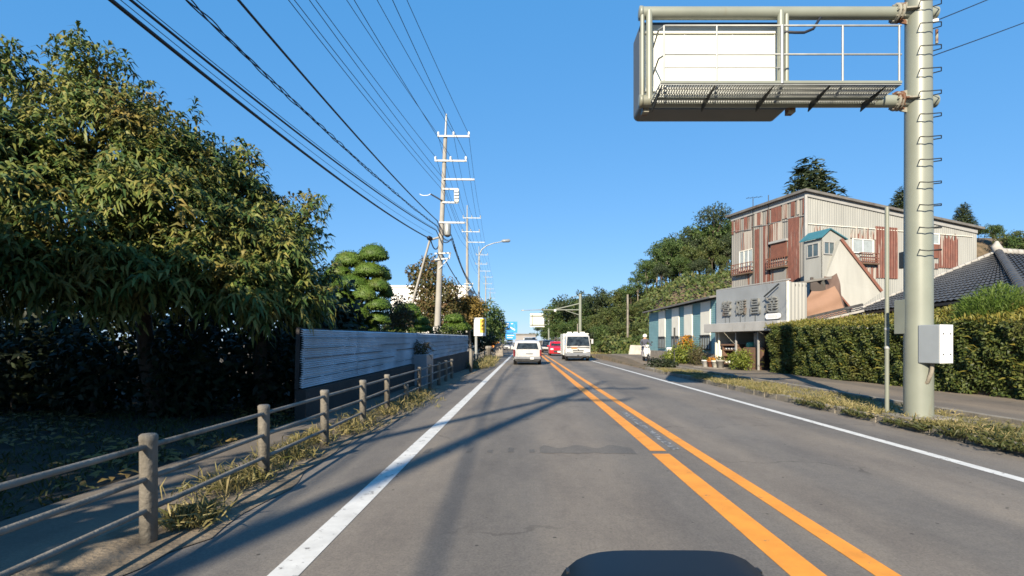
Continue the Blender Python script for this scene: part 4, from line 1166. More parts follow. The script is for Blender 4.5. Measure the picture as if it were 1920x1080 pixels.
for f in (.3, .62, .9):
    mb.box((a.x + (b.x - a.x) * f, ds - .018, (a.z + b.z) / 2), (.012, .012, a.z - b.z - .25))
mb.build('stiffener', M['sign_back'], root)
for f, zz in ((.02, b.z - .06), (.985, b.z - .06)):
    mb = MB(); mb.box((a.x + (b.x - a.x) * f + .02, ds - .08, zz), (.10, .16, .10)); mb.build('clip', M['rust_clamp'], root)
# maintenance walkway
dn, df = 7.92, 8.50
x0, x1 = P(1238, 0, dn).x, P(1690, 0, dn).x
zp = P(0, 157, dn).z
mb = MB()
nb = 92
for i in range(nb + 1):
    x = x0 + (x1 - x0) * i / nb
    mb.box((x, (dn + df) / 2, zp), (.012, df - dn, .03))
for y_ in np.linspace(dn, df, 5): mb.box(((x0 + x1) / 2, y_, zp), (x1 - x0, .012, .036))
mb.build('walkway_grating', M['galv'], root)
mb = MB(); mb.box(((x0 + x1) / 2, dn - .01, zp + .02), (x1 - x0, .02, .035)); mb.box(((x0 + x1) / 2, df + .01, zp), (x1 - x0, .025, .07)); mb.box(((x0 + x1) / 2, (dn + df) / 2 + .12, zp - .035), (x1 - x0, .05, .03)); mb.build('walkway_frame', M['pole_paint'], root)
for px in (1242, 1342, 1452, 1558, 1664):
    x = P(px, 0, dn).x
    mb = MB(); mb.prism([(x - .009, dn + .02, zp - .02), (x - .009, df + .02, zp - .02), (x - .009, df + .06, zp - .14), (x - .009, df - .10, zp - .12)], (.018, 0, 0)); mb.build('bracket', M['dark_metal'], root)
zr = P(0, 48, dn).z
mb = MB()
rail_pts = [(1245, True), (1344, True), (1580, True), (1686, True), (1466, False)]
for px, full in rail_pts:
    x = P(px, 0, dn).x
    mb.tube([(x, dn, zp), (x, dn, zr)], .016 if full else .03, 8)
zm = P(0, 102, dn).z; zk = P(0, 127, dn).z
xa, xb = P(1245, 0, dn).x, P(1690, 0, dn).x
for z in (zr, zm):
    mb.tube([(xa - .02, df, z), (xa - .05, dn + .12, z), (xa + .02, dn, z), (xb, dn, z)], .015, 8)
mb.tube([(xa, dn, zk), (P(1466, 0, dn).x, dn, zk)], .010, 6)
mb.build('handrail', M['galv'], root)
mb = MB()
for k in range(22):
    z = .95 + 2.2 + (k - 1) * .355
    yy = DG - .195; rr = .195
    mb = MB(); mb.tube([(gx - .10, yy + .03, z + .03), (gx - .17, yy - .08, z), (gx - .08, yy - .13, z - .02), (gx + .14, yy - .10, z + .01), (gx + .235, yy + .02, z + .015), (gx + .17, yy + .12, z + .03)], .009, 5); mb.build('step_rung', M['dark_metal'], root)
mb = MB(); mb.tube([P(1470, 60, DG - .06), P(1492, 61, DG - .1), P(1508, 61, DG - .1), P(1525, 54, DG - .1), P(1540, 30, DG - .02)], .022, 8); mb.build('feed_cable', M['cable'], root)
mb = MB(); x = gx + .22
mb.tube([(x, DG - .1, P(0, 88, DG).z), (x, DG - .1, P(0, 62, DG).z)], .022, 6); mb.build('small_bracket', M['rust_clamp'], root)
# control box on the pole
bx = P(1756, 645, DG - .26)
rot = Matrix.Rotation(R(26), 3, 'Z')
cbx = thing('control_box', (bx.x, bx.y, bx.z - .3), 'white and grey steel control box strapped to the gantry pole', 'control box')
mb = MB(); mb.box((bx.x, bx.y + .03, bx.z), (.36, .30, .60), mi=0, rot=rot); mb.build('case', M['box_grey'], cbx, .012)
fr = rot @ Vector((0, -1, 0))
c_ = Vector((bx.x, bx.y + .03, bx.z)) + fr * .155
mb = MB(); mb.box(c_, (.36, .012, .60), rot=rot); mb.build('door', M['white_paint'], cbx, .005)
mb = MB()
for u in (-.10, .10):
    for w_ in (-.16, .16): mb.lathe(c_ + rot @ Vector((u, -.006, w_)), [(.012, -.006), (.012, .0)], 8, axis='Y')
mb.build('bolt', M['dark_metal'], cbx)
mb = MB()
for u, v_ in ((-.08, -.02), (.02, .05)):
    q = Vector((bx.x, bx.y + .05, bx.z - .30)) + rot @ Vector((u, v_, 0))
    mb.tube([q, q + Vector((-.01, .01, -.14)), q + Vector((-.04, .05, -.30)), q + Vector((-.06, .12, -.34))], .03, 8)
mb.build('conduit', M['kerb'], cbx)
q = P(1693, 594, DG + .1)
jb = thing('junction_box', (q.x, q.y, q.z), 'narrow pale grey plate box on the left side of the gantry pole', 'box')
MB().box(q, (.055, .30, .56), R(8)).build('case', M['pole_paint'], jb, .008)
MB().box(q + Vector((.055, 0, 0)), (.05, .2, .46), R(8)).build('mount', M['dark_metal'], jb)
q = P(1697, 487, DG + .1)
tag(MB().box(q, (.06, .22, .27)).build('dark_fitting', M['dark_metal'], bevel=.01), 'small dark square fitting high on the left side of the gantry pole', 'fitting')
# slim pole
q = P(1663, 642, 9.25)
sp = thing('slim_pole', (q.x, q.y, .1), 'slim pale green pole standing just left of the gantry pole', 'pole')
MB().tube([(q.x, q.y, 0), (q.x, q.y, P(0, 388, 9.25).z)], .034, 12).build('shaft', M['pole_paint'], sp)
for py in (620, 655): mb = MB(); mb.lathe((q.x, q.y, P(0, py, 9.25).z), [(.036, 0), (.041, .005), (.041, .045), (.036, .05)], 12); mb.build('band', M['arm_steel'], sp)
# two thin wires from the gantry pole to the right
def span(label, a, b, r, sag, name='service_wire'):
    a = Vector(a); b = Vector(b); pts = []
    for i in range(15):
        u = i / 14; p = a.lerp(b, u); p.z -= 4 * sag * u * (1 - u); pts.append(p)
    return tag(MB().tube(pts, r, 6).build(name, M['cable']), label, 'cable')
span('thin wire rising from the gantry pole to the top right corner, upper one', P(1752, 40, DG), P(2150, -135, 12), .008, .05)
span('thin wire rising from the gantry pole to the top right corner, lower one', P(1742, 107, DG), P(2200, -70, 12), .008, .05)
q = P(1752, 40, DG)
tag(MB().tube([q + Vector((-.06, 0, -.01)), q + Vector((-.02, 0, 0)), q + Vector((.05, 0, .015))], [.02, .035, .03], 8).build('wire_insulator', M['porcelain']), 'small white wire insulator floating right of the gantry pole', 'insulator')

# ------------------------------------------------------------------ right: hedge
H0, H1 = 3.0, 22.6
def hedge_x(y): return 10.75 - 0.055 * (y - 11.4) + .05 * np.sin(y * 1.3)
def hedge_top(y): return 1.80 + .016 * (y - 11.4) + .03 * np.sin(y * 2.1)
root = thing('clipped_hedge', (10.4, 20, .1), 'long clipped green hedge with a yellowish top beside the right footway', 'hedge')
nh = 52000
yy = H0 + (H1 - H0) * rng.random(nh) ** .8
zz = .12 + (hedge_top(yy) - .12) * rng.random(nh)
lump = .07 * np.sin(yy * 3.1 + zz * 4) + .05 * np.sin(yy * 7.7 - zz * 6) + .03 * np.sin(zz * 11 + yy * 2)
xx = hedge_x(yy) + lump - .05 * (zz - 1) + rng.exponential(.05, nh)
endr = np.clip((yy - (H1 - .7)) / .7, 0, 1); xx += .55 * endr ** 2.5
pos = np.stack([xx, yy, zz], 1); out = np.tile(np.array([[-1.0, -.15, .25]]), (nh, 1)) + rng.normal(size=(nh, 3)) * .25
V1, Q1 = clumps(pos, unit(out), .085, .05, .3)
ne = 5000
ze = .12 + 1.8 * rng.random(ne); xe = 10.7 + 1.5 * rng.random(ne); ye = H1 + .05 * np.sin(xe * 6) + rng.normal(size=ne) * .05
V2, Q2 = clumps(np.stack([xe, ye, ze], 1), np.tile(np.array([[0, 1.0, .2]]), (ne, 1)), .085, .05, .3)
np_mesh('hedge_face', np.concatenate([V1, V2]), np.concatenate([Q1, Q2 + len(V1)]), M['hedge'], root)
nt_ = 24000
yy = H0 + (H1 - H0) * rng.random(nt_) ** .85; u = rng.random(nt_)
xx = hedge_x(yy) + 1.7 * u
zz = hedge_top(yy) + .10 * np.sin(u * 3) + .38 * sstep(.25, .9, u) * (1 - sstep(13, 22, yy) * .6) + .04 * np.sin(yy * 4 + u * 7) + rng.normal(size=nt_) * .035
V, Q = clumps(np.stack([xx, yy, zz], 1), unit(np.tile(np.array([[-.2, -.25, 1.0]]), (nt_, 1)) + rng.normal(size=(nt_, 3)) * .4), .09, .045, .3)
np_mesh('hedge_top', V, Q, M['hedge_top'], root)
n = 1500
yy = H0 + (H1 - H0) * rng.random(n); u = rng.random(n) ** 1.5; up_ = rng.random(n) < .7
xx = hedge_x(yy) + np.where(up_, 1.5 * u, -.02); zz = np.where(up_, hedge_top(yy) + .05 + .38 * sstep(.25, .9, u * .9) * (1 - sstep(13, 22, yy) * .6), .3 + 1.4 * rng.random(n))
ax = np.where(up_[:, None], np.array([[-.1, -.1, 1.0]]), np.array([[-1.0, -.2, .5]])) + rng.normal(size=(n, 3)) * .3
V, Q = leaf_arrays(np.stack([xx, yy, zz], 1), ax, rand_dir(n), .20 * rng.uniform(.5, 1.4, n), .030 * rng.uniform(.7, 1.4, n), .2)
np_mesh('stray_shoots', V, Q, M['hedge_top'], root)
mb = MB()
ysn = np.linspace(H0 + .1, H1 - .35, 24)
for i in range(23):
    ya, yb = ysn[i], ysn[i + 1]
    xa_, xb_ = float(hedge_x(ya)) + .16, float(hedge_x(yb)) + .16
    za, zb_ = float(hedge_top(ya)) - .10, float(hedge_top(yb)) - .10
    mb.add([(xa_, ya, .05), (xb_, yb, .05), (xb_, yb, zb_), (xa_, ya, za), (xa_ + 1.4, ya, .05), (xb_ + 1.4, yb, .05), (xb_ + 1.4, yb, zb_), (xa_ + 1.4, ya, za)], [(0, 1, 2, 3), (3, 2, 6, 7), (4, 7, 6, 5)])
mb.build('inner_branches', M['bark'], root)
# feathery plant behind the hedge
root = thing('feathery_shrub', (11.7, 13.3, .1), 'bright green feathery shrub rising above the hedge', 'shrub')
c0 = np.array([11.75, 13.2, 1.7])
n = 5200
ang = rng.random(n) * 2 * math.pi; rad = rng.random(n) ** .6
pos = c0 + np.stack([np.cos(ang) * rad * .95, np.sin(ang) * rad * .8, rng.random(n) * (1.02 - .55 * rad ** 2)], 1)
a = unit(np.stack([np.cos(ang) * rad * .7, np.sin(ang) * rad * .7, np.ones(n)], 1) + rng.normal(size=(n, 3)) * .35)
V, Q = leaf_arrays(pos, a, rand_dir(n), np.full(n, .24) * rng.uniform(.6, 1.2, n), np.full(n, .018), .2)
np_mesh('foliage', V, Q, M['feather'], root)
for k in range(9): mb = MB(); mb.tube([(11.7 + .05 * k - .2, 13.2, .0), (11.75 + random.uniform(-.6, .6), 13.2 + random.uniform(-.4, .4), 2.2)], [.02, .008], 5); mb.build('stem', M['bark'], root)

# verge grass and weeds on the right
rows = []
for k in range(60):
    y_ = random.uniform(3.2, 24); rows.append((6.1 + random.gauss(0, .05), y_, .09, .35, .11))
    if k % 2: rows.append((random.uniform(6.3, 7.4), random.uniform(5, 25), .22, .6, .10))
tag(tufts('grass', 'dry grass and weeds along the kerb of the right verge', weed_pts(rows, 2300), 10, .15, .05, M['grass'], .010, .8), cat='grass')
rows = [(6.35, y_, .3, .25, .10) for y_ in (4.2, 4.8, 5.4, 6.0, 6.6, 7.2)] + [(5.95, y_, .05, .3, .05) for y_ in (4.5, 5.3, 6.1, 7.0, 8.2, 9.6, 11)]
tag(tufts('weeds', 'thick low weeds spilling over the near right kerb', weed_pts(rows, 430), 14, .17, .05, M['ground_grass'], .018, .9), cat='weeds')
# dark round bush by the road
s_ = [(Vector((6.75, 27.0, .28)), (.55, .45, .32)), (Vector((7.25, 26.6, .22)), (.4, .4, .24))]
tree('dark_bush', (6.9, 27, .05), s_, 900, .12, .07, M['dark_leaf'], 'small dark bush at the corner of the right verge', 'bush', r0=.03, lo=.3)

# ------------------------------------------------------------------ right: buildings
class Frame:
    def __init__(s, o, e):
        s.o = Vector((o[0], o[1], 0)); d = Vector((e[0] - o[0], e[1] - o[1], 0)); s.L = d.length; s.u = d.normalized(); s.n = Vector((s.u.y, -s.u.x, 0))
        if s.n.dot(Vector((0, 0, 0)) - s.o) < 0: s.n = -s.n   # outward = towards the viewer
    def __call__(s, u, z, off=0.0):
        return s.o + s.u * u + s.n * off + Vector((0, 0, z))
    def rect(s, mb, u0, u1, z0, z1, t=.04, off=0.0, mi=0):
        a = [s(u0, z0, off), s(u1, z0, off), s(u1, z1, off), s(u0, z1, off)]
        return mb.prism(a, s.n * t, mi)
def corr(fr, u0, u1, z0f, z1f, pitch, amp, off=0.0):
    """vertical corrugation as geometry"""
    mb = MB(); n = max(2, int((u1 - u0) / (pitch / 4)))
    cols = []
    for i in range(n + 1):
        u = u0 + (u1 - u0) * i / n; o = off + (amp if (i % 4) in (1, 2) else 0)
        z0 = z0f(u) if callable(z0f) else z0f; z1 = z1f(u) if callable(z1f) else z1f
        cols.append((fr(u, z0, o), fr(u, z1, o)))
    for i in range(n): mb.quad(cols[i][0], cols[i + 1][0], cols[i + 1][1], cols[i][1])
    return mb
def pane_window(fr, u0, u1, z0, z1, root, glass='window_grey', frame='white_wall', bars=1, off=.03, name='window'):
    mb = MB(); w = .05
    fr.rect(mb, u0 - w, u1 + w, z0 - w, z0, .06, off); fr.rect(mb, u0 - w, u1 + w, z1, z1 + w, .06, off)
    fr.rect(mb, u0 - w, u0, z0, z1, .06, off); fr.rect(mb, u1, u1 + w, z0, z1, .06, off)
    for k in range(bars):
        c = u0 + (u1 - u0) * (k + 1) / (bars + 1); fr.rect(mb, c - .025, c + .025, z0, z1, .05, off)
    o = mb.build(name, M[frame], root)
    mb = MB(); fr.rect(mb, u0, u1, z0, z1, .02, off); mb.build('pane', M[glass], o)
    return o

# big rusty factory
FL = P(1372, 642, 42); FC = P(1512, 642, 35)
Lw = Frame((FL.x, FL.y), (FC.x, FC.y))
ud = Lw.u; pd = Vector((-Lw.n.x, -Lw.n.y, 0))
FR = Vector((FC.x, FC.y, 0)) + pd * 15.9
Rw = Frame((FC.x, FC.y), (FR.x, FR.y))
ztop = P(0, 361, 35).z; zlow = P(0, 431, FR.y).z
root = thing('rusty_factory', (FC.x, FC.y, 0), 'tall old factory clad in grey corrugated iron with red rust', 'factory')
def rz(u): return ztop + (zlow - ztop) * u / Rw.L
corr(Lw, 0, Lw.L, 0, ztop, .20, .018).build('left_wall', M['fac_grey'], root)
corr(Rw, 0, Rw.L, 0, rz, .20, .014).build('right_wall', M['fac_white'], root)
# back walls
BL = Vector((FL.x, FL.y, 0)) + pd * 15.9
mb = MB(); mb.quad((FL.x, FL.y, 0), (BL.x, BL.y, 0), (BL.x, BL.y, zlow), (FL.x, FL.y, ztop)); mb.quad((BL.x, BL.y, 0), (FR.x, FR.y, 0), (FR.x, FR.y, zlow), (BL.x, BL.y, zlow)); mb.build('rear_wall', M['fac_grey'], root)
mb = MB()
A_ = Lw(-.3, ztop + .02, .35) ; B_ = Lw(Lw.L + .3, ztop + .02, .35)
C_ = B_ + pd * 16.7 + Vector((0, 0, zlow - ztop)); D_ = A_ + pd * 16.7 + Vector((0, 0, zlow - ztop))
mb.prism([A_, B_, C_, D_], (0, 0, .16)); mb.build('roof', M['roof_metal'], root)
mb = MB(); Lw.rect(mb, 0, Lw.L, ztop - .32, ztop, .05, .04); Rwp = [Rw(0, ztop - .28, .05), Rw(Rw.L, zlow - .28, .05), Rw(Rw.L, zlow, .05), Rw(0, ztop, .05)]
mb.prism(Rwp, Rw.n * .04); mb.build('fascia', M['grey_trim'], root)
# rust sheets on the left wall: u measured from the far corner, as read from the photo
def lu(px):
    # intersection of the pixel column with the left wall
    k = (px - VX) / F; d = Lw.u
    return (k * Lw.o.y - Lw.o.x) / (d.x - k * d.y)
def lz(px, py):
    u = lu(px); y = Lw.o.y + Lw.u.y * u
    return CAM_H - (py - VY) * y / F
def sheet_l(px0, px1, py0, py1, mat, off=.055, name='rusty_sheet'):
    u0, u1 = lu(px0), lu(px1); pc = (px0 + px1) / 2
    corr(Lw, u0, u1, lz(pc, py1), lz(pc, py0), .11, .022, off).build(name, M[mat], root)
for a_ in ((1373, 1377, 410, 440, 'rust'), (1396, 1403, 404, 432, 'rust'), (1416, 1430, 398, 423, 'rust_streak'), (1440, 1444, 390, 418, 'rust'), (1447, 1466, 386, 416, 'rust'), (1468, 1478, 380, 410, 'rust_streak'),
           (1484, 1492, 374, 405, 'rust'), (1495, 1500, 370, 402, 'rust_streak'), (1506, 1511, 366, 400, 'rust')): sheet_l(*a_)
for a_ in ((1394, 1412, 434, 468, 'rust_streak'), (1416, 1425, 430, 535, 'rust'), (1432, 1444, 423, 530, 'rust'), (1446, 1468, 418, 455, 'rust_streak'), (1479, 1500, 408, 528, 'rust'), (1380, 1390, 410, 435, 'rust_streak')): sheet_l(*a_)
for px0, px1, py0, py1 in ((1373, 1411, 434, 430), (1411, 1445, 425, 421), (1445, 1478, 419, 414), (1478, 1510, 410, 404)):
    mb = MB(); mb.beam(Lw(lu(px0), lz(px0, py0), .05), Lw(lu(px1), lz(px1, py1), .05), .05, .03); mb.build('lap_seam', M['grey_trim'], root)
def rail_balcony(fr, u0, u1, z0, h, root):
    mb = MB()
    d_ = .35
    for z in (z0, z0 + h * .5, z0 + h):
        mb.tube([fr(u0, z, .05), fr(u0, z, d_), fr(u1, z, d_), fr(u1, z, .05)], .03, 5, smooth=False)
    n_ = 8
    for i in range(n_ + 1):
        u = u0 + (u1 - u0) * i / n_; mb.tube([fr(u, z0, d_), fr(u, z0 + h, d_)], .022, 5)
    for i in range(n_):
        u = u0 + (u1 - u0) * (i + .5) / n_
        mb.tube([fr(u - .12, z0 + h * .1, d_), fr(u + .12, z0 + h * .4, d_)], .02, 4); mb.tube([fr(u + .12, z0 + h * .1, d_), fr(u - .12, z0 + h * .4, d_)], .02, 4)
    o = mb.build('balcony_railing', M['rust_board'], root)
    mb = MB(); mb.prism([fr(u0, z0 - .1, .05), fr(u1, z0 - .1, .05), fr(u1, z0 - .1, d_ + .03), fr(u0, z0 - .1, d_ + .03)], (0, 0, .09)); mb.build('floor', M['wood'], o)
pane_window(Lw, lu(1389), lu(1413), lz(1401, 506), lz(1401, 470), root, 'curtain', 'cream', 2, .06)
rail_balcony(Lw, lu(1378), lu(1414), lz(1396, 513), lz(1396, 495) - lz(1396, 513), root)
mb = MB(); Lw.rect(mb, lu(1448), lu(1477), lz(1462, 484), lz(1462, 455), .07, .06); mb.build('shutter', M['rust_board'], root)
mb = MB(); Lw.rect(mb, lu(1446), lu(1479), lz(1462, 455), lz(1462, 451), .2, .06); mb.build('shutter_hood', M['grey_trim'], root)
rail_balcony(Lw, lu(1444), lu(1479), lz(1462, 501), lz(1462, 483) - lz(1462, 501), root)
mb = MB(); Lw.rect(mb, lu(1448), lu(1476), lz(1462, 530), lz(1462, 504), .03, .05); mb.build('lower_panel', M['fac_grey'], root)
for px, y0, y1 in ((1414, 372, 540), (1443, 366, 500)):
    MB().tube([Lw(lu(px), lz(px, y1), .10), Lw(lu(px), lz(px, y0), .10)], .03, 6).build('drain_pipe', M['dark_metal'], root)
mb = MB(); q = Lw(lu(1414), lz(1414, 372), .1); mb.tube([q + Vector((-.5, 0, 0)), q + Vector((.7, 0, .12))], .015, 5); 
for k in range(4): mb.tube([q + Vector((-.4 + k * .3, -.25, .02 + k * .03)), q + Vector((-.4 + k * .3, .25, .02 + k * .03))], .012, 4)
mb.build('aerial', M['dark_metal'], root)
# right wall rust and windows
def ru(px):
    k = (px - VX) / F; d = Rw.u
    return (k * Rw.o.y - Rw.o.x) / (d.x - k * d.y)
def rzp(px, py):
    y = Rw.o.y + Rw.u.y * ru(px); return CAM_H - (py - VY) * y / F
def sheet_r(px0, px1, py0, py1, mat, name='rusty_sheet', ragged=False):
    u0, u1 = ru(px0), ru(px1); pc = (px0 + px1) / 2
    z1 = rzp(pc, py0)
    f = (lambda u: z1 - .5 * abs(math.sin(u * 9.0)) ** 3 - .25 * abs(math.sin(u * 3.7))) if ragged else z1
    corr(Rw, u0, u1, rzp(pc, py1), f, .24, .05, .05).build(name, M[mat], root)
sheet_r(1640, 1681, 426, 522, 'rust'); sheet_r(1759, 1795, 436, 503, 'rust', ragged=True); sheet_r(1593, 1640, 424, 448, 'rust_streak', ragged=True); sheet_r(1522, 1550, 420, 440, 'rust_streak', ragged=True)
sheet_r(1622, 1640, 500, 524, 'rust_streak')
pane_window(Rw, ru(1597), ru(1634), rzp(1615, 474), rzp(1615, 450), root, 'curtain', 'white_wall', 1, .06)
rail_balcony(Rw, ru(1608), ru(1640), rzp(1624, 494), rzp(1624, 476) - rzp(1624, 494), root)
pane_window(Rw, ru(1744), ru(1758), rzp(1751, 457), rzp(1751, 440), root, 'curtain', 'white_wall', 0, .06)
mb = MB(); Rw.rect(mb, ru(1742), ru(1757), rzp(1750, 484), rzp(1750, 458), .06, .05); mb.build('shutter', M['rust_board'], root)
mb = MB(); Rw.rect(mb, ru(1742), ru(1757), rzp(1750, 504), rzp(1750, 494), .05, .05); mb.build('lower_panel', M['rust_streak'], root)
mb = MB(); mb.beam(Rw(.1, rzp(1515, 420), .06), Rw(ru(1822), rzp(1822, 444), .06), .04, .04); mb.build('lap_seam', M['cream'], root)
mb = MB(); mb.beam(Lw(Lw.L, 0, .05), Lw(Lw.L, ztop, .05), .16, .10); mb.build('corner_trim', M['grey_trim'], root)

# conveyor tower with chute standing before the factory
d0 = 30.0
tw = thing('conveyor_tower', (P(1555, 642, d0).x, d0, 0), 'small pale tower hut with teal roof and sloping chute before the factory', 'tower')
TC = P(1541, 642, d0)
u2 = Rw.u; n2 = Rw.n
La = Frame((TC.x - ud.x * 1.25, TC.y - ud.y * 1.25), (TC.x, TC.y))
Ra = Frame((TC.x, TC.y), (TC.x + u2.x * 1.62, TC.y + u2.y * 1.62))
zb_ = P(0, 525, d0).z; ze_ = P(0, 446, d0).z; zpk = P(0, 430, d0).z
zb_r = P(0, 521, d0).z
mb = MB(); La.rect(mb, 0, La.L, zb_, ze_, -.05); mb.build('side_wall', M['fac_white'], tw)
mb = MB()
gab = [Ra(0, zb_r), Ra(Ra.L, zb_r), Ra(Ra.L, ze_ + .05), Ra(Ra.L * .32, zpk), Ra(0, ze_)]
mb.prism(gab, -Ra.n * .05); 
mb.prism([Ra(Ra.L, zb_r, -.02), Ra(Ra.L, ze_, -.02), Ra(Ra.L, ze_, -1.3), Ra(Ra.L, zb_r, -1.3)], Ra.u * .05)
mb.build('front_wall', M['fac_white'], tw)
pane_window(La, .28, La.L - .22, P(0, 478, d0).z, P(0, 455, d0).z, tw, 'window_grey', 'grey_trim', 1, .005)
pane_window(Ra, .14, .82, P(0, 475, d0).z, P(0, 454, d0).z, tw, 'window_grey', 'grey_trim', 1, .005)
mb = MB()
r0_ = Ra(Ra.L * .32, zpk + .03, .12); r1_ = r0_ - Ra.n * 1.6
e0 = Ra(-.14, ze_ - .02, .12); e1 = e0 - Ra.n * 1.6
f0 = Ra(Ra.L + .14, ze_ - .02, .12); f1 = f0 - Ra.n * 1.6
mb.prism([e0, r0_, r1_, e1], (0, 0, .06)); mb.prism([r0_ + Vector((0, 0, .002)), f0, f1, r1_ + Vector((0, 0, .002))], (0, 0, .06)); mb.build('roof', M['teal_roof'], tw)
# chute: long sloping gallery
mb = MB()
q0 = [P(1576, 450, d0), P(1652, 548, d0 - .3), P(1600, 584, d0 - .3), P(1548, 522, d0)]
mb.prism(q0, -Ra.n * 1.2); mb.build('chute', M['fac_white'], tw)
mb = MB(); mb.beam(q0[0] + Vector((0, -.05, .05)), q0[1] + Vector((0, -.05, .05)), .12, .14); mb.beam(q0[3] + Vector((0, -.03, 0)), q0[2] + Vector((0, -.03, 0)), .08, .08); mb.build('chute_edge', M['rust_board'], tw)
mb = MB()
for px in (1522, 1562, 1588): mb.tube([P(px, 642 + 40, d0 + .5), P(px, 520, d0 + .5)], .09, 8)
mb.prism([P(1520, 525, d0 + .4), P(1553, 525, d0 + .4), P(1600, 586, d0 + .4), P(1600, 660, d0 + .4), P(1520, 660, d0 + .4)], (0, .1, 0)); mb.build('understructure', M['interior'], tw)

# brown tarpaulins slung below the tower
def cloth(name, outline, d_l, mat, label, fold=.12):
    pts = [P(px, py, d) for (px, py), d in zip(outline, d_l)]
    n_ = 18; V = []; 
    for i in range(n_ + 1):
        for j in range(n_ + 1):
            u, v_ = i / n_, j / n_
            p = (pts[0].lerp(pts[1], u)).lerp(pts[3].lerp(pts[2], u), v_)
            p = p + Vector((0, -fold * math.sin(u * 9 + v_ * 2) * v_ - .05 * math.sin(v_ * 13 + u * 5), -.10 * math.sin(math.pi * u) * (1 - v_) - .06 * math.sin(u * 7) * v_))
            V.append(p)
    V = np.array([tuple(p) for p in V])
    i = (np.arange(n_)[:, None] * (n_ + 1) + np.arange(n_)[None, :]).ravel()
    Q = np.stack([i, i + n_ + 1, i + n_ + 2, i + 1], -1)
    V2 = V + np.array([0, .02, 0]); Q2 = Q[:, ::-1] + len(V)
    o = np_mesh(name, np.concatenate([V, V2]), np.concatenate([Q, Q2]), mat, None, True)
    return tag(o, label, 'tarpaulin')
cloth('tarpaulin', [(1522, 546), (1566, 536), (1600, 612), (1476, 612)], [27, 27, 26.5, 26], M['tarp'], 'wide sunlit tan tarpaulin slung between the grey shop front and the tower', .05)
cloth('tarpaulin', [(1545, 518), (1570, 512), (1590, 600), (1556, 600)], [28.6, 28.6, 27.6, 27.6], M['tarp2'], 'darker brown ragged tarpaulin hanging from the tower underside', .12)

# grey shop front with raised lettering
SL = P(1343, 642, 27.0); SR = P(1479, 642, 22.2)
Sf = Frame((SL.x, SL.y), (SR.x, SR.y))
shop = thing('shop_building', (SL.x, SL.y, .08), 'shop front with a big grey sign wall and open recessed stall below', 'shop')
def su(px):
    k = (px - VX) / F; d = Sf.u
    return (k * Sf.o.y - Sf.o.x) / (d.x - k * d.y)
zs0, zs1 = 2.27, 3.92
mb = MB(); mb.prism([Sf(0, zs0), Sf(Sf.L, zs0), Sf(Sf.L, zs1 - .02), Sf(Sf.L * .55, zs1 + .02), Sf(0, zs1 + .04)], -Sf.n * .12); mb.build('sign_wall', M['grey_sign'], shop)
mb = MB(); Sf.rect(mb, Sf.L - .07, Sf.L + .02, zs0 - .3, zs1, .06, .002); mb.build('corner_strip', M['cream'], shop)
mb = MB(); Sf.rect(mb, -.25, Sf.L, 1.85, zs0, .55, 0); mb.build('canopy', M['grey_trim'], shop, .02)
mb = MB(); Sf.rect(mb, 0, Sf.L, zs1 + .045, zs1 + .09, .10, -.1); mb.build('coping', M['grey_trim'], shop)
p2 = Vector((Sf.n.x, Sf.n.y, 0)) * -1
Sr = Frame((SR.x, SR.y), (SR.x + p2.x * .9, SR.y + p2.y * .9))
corr(Sr, 0, .9, .05, 3.86, .18, .02).build('side_cladding', M['white_corr'], shop)
mb = MB(); q0_ = Sf(Sf.L, .05, -.88); q1_ = Sf(Sf.L - 1.7, .05, -2.4); mb.prism([q0_, q1_, q1_ + Vector((0, 0, 3.6)), q0_ + Vector((0, 0, 3.65))], -Sf.u * .08); mb.build('slant_wall', M['fac_white'], shop)
# recessed stall
mb = MB()
rec = 2.4
a0_, a1_ = Sf(0, .05), Sf(Sf.L, .05)
b0_, b1_ = a0_ + p2 * rec, a1_ + p2 * rec
b1_ = Sf(Sf.L - 1.7, .05) + p2 * rec
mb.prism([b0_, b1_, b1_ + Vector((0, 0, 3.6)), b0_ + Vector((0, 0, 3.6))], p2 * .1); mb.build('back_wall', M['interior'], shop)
mb = MB(); mb.prism([a0_, b0_, b0_ + Vector((0, 0, 3.7)), a0_ + Vector((0, 0, 2.2))], -Sf.u * .1); mb.build('end_wall', M['cream'], shop)
mb = MB(); mb.prism([Sf(0, 3.7, -.2), Sf(Sf.L, 3.7, -.2), Sf(Sf.L, 3.68, -.9), Sf(Sf.L - 1.7, 3.6, -2.4), Sf(0, 3.6, -2.4)], (0, 0, .1)); mb.build('roof', M['roof_metal'], shop)
for px in (1351, 1383, 1425):
    mb = MB(); u = su(px); Sf.rect(mb, u - .035, u + .035, .05, 1.88, .07, .05); mb.build('post', M['cream'] if px == 1351 else M['grey_trim'], shop)
mb = MB(); Sf.rect(mb, su(1386), su(1421), .05, 1.12, .1, -.35); mb.build('counter', M['brown'], shop)
mb = MB(); Sf.rect(mb, -.2, su(1386), -.05, .13, 1.1, .1); mb.build('step', M['stone'], shop, .02)
def text_mesh(ch, size, ext):
    cu = bpy.data.curves.new('letter', 'FONT'); cu.body = ch; cu.size = size; cu.extrude = ext; cu.offset = .006; cu.align_x = 'CENTER'
    o = bpy.data.objects.new('letter', cu); COL.objects.link(o)
    bpy.context.view_layer.update()
    me = bpy.data.meshes.new_from_object(o.evaluated_get(bpy.context.evaluated_depsgraph_get()))
    bpy.data.objects.remove(o); bpy.data.curves.remove(cu)
    return me
org = Vector(ORG[shop.name])
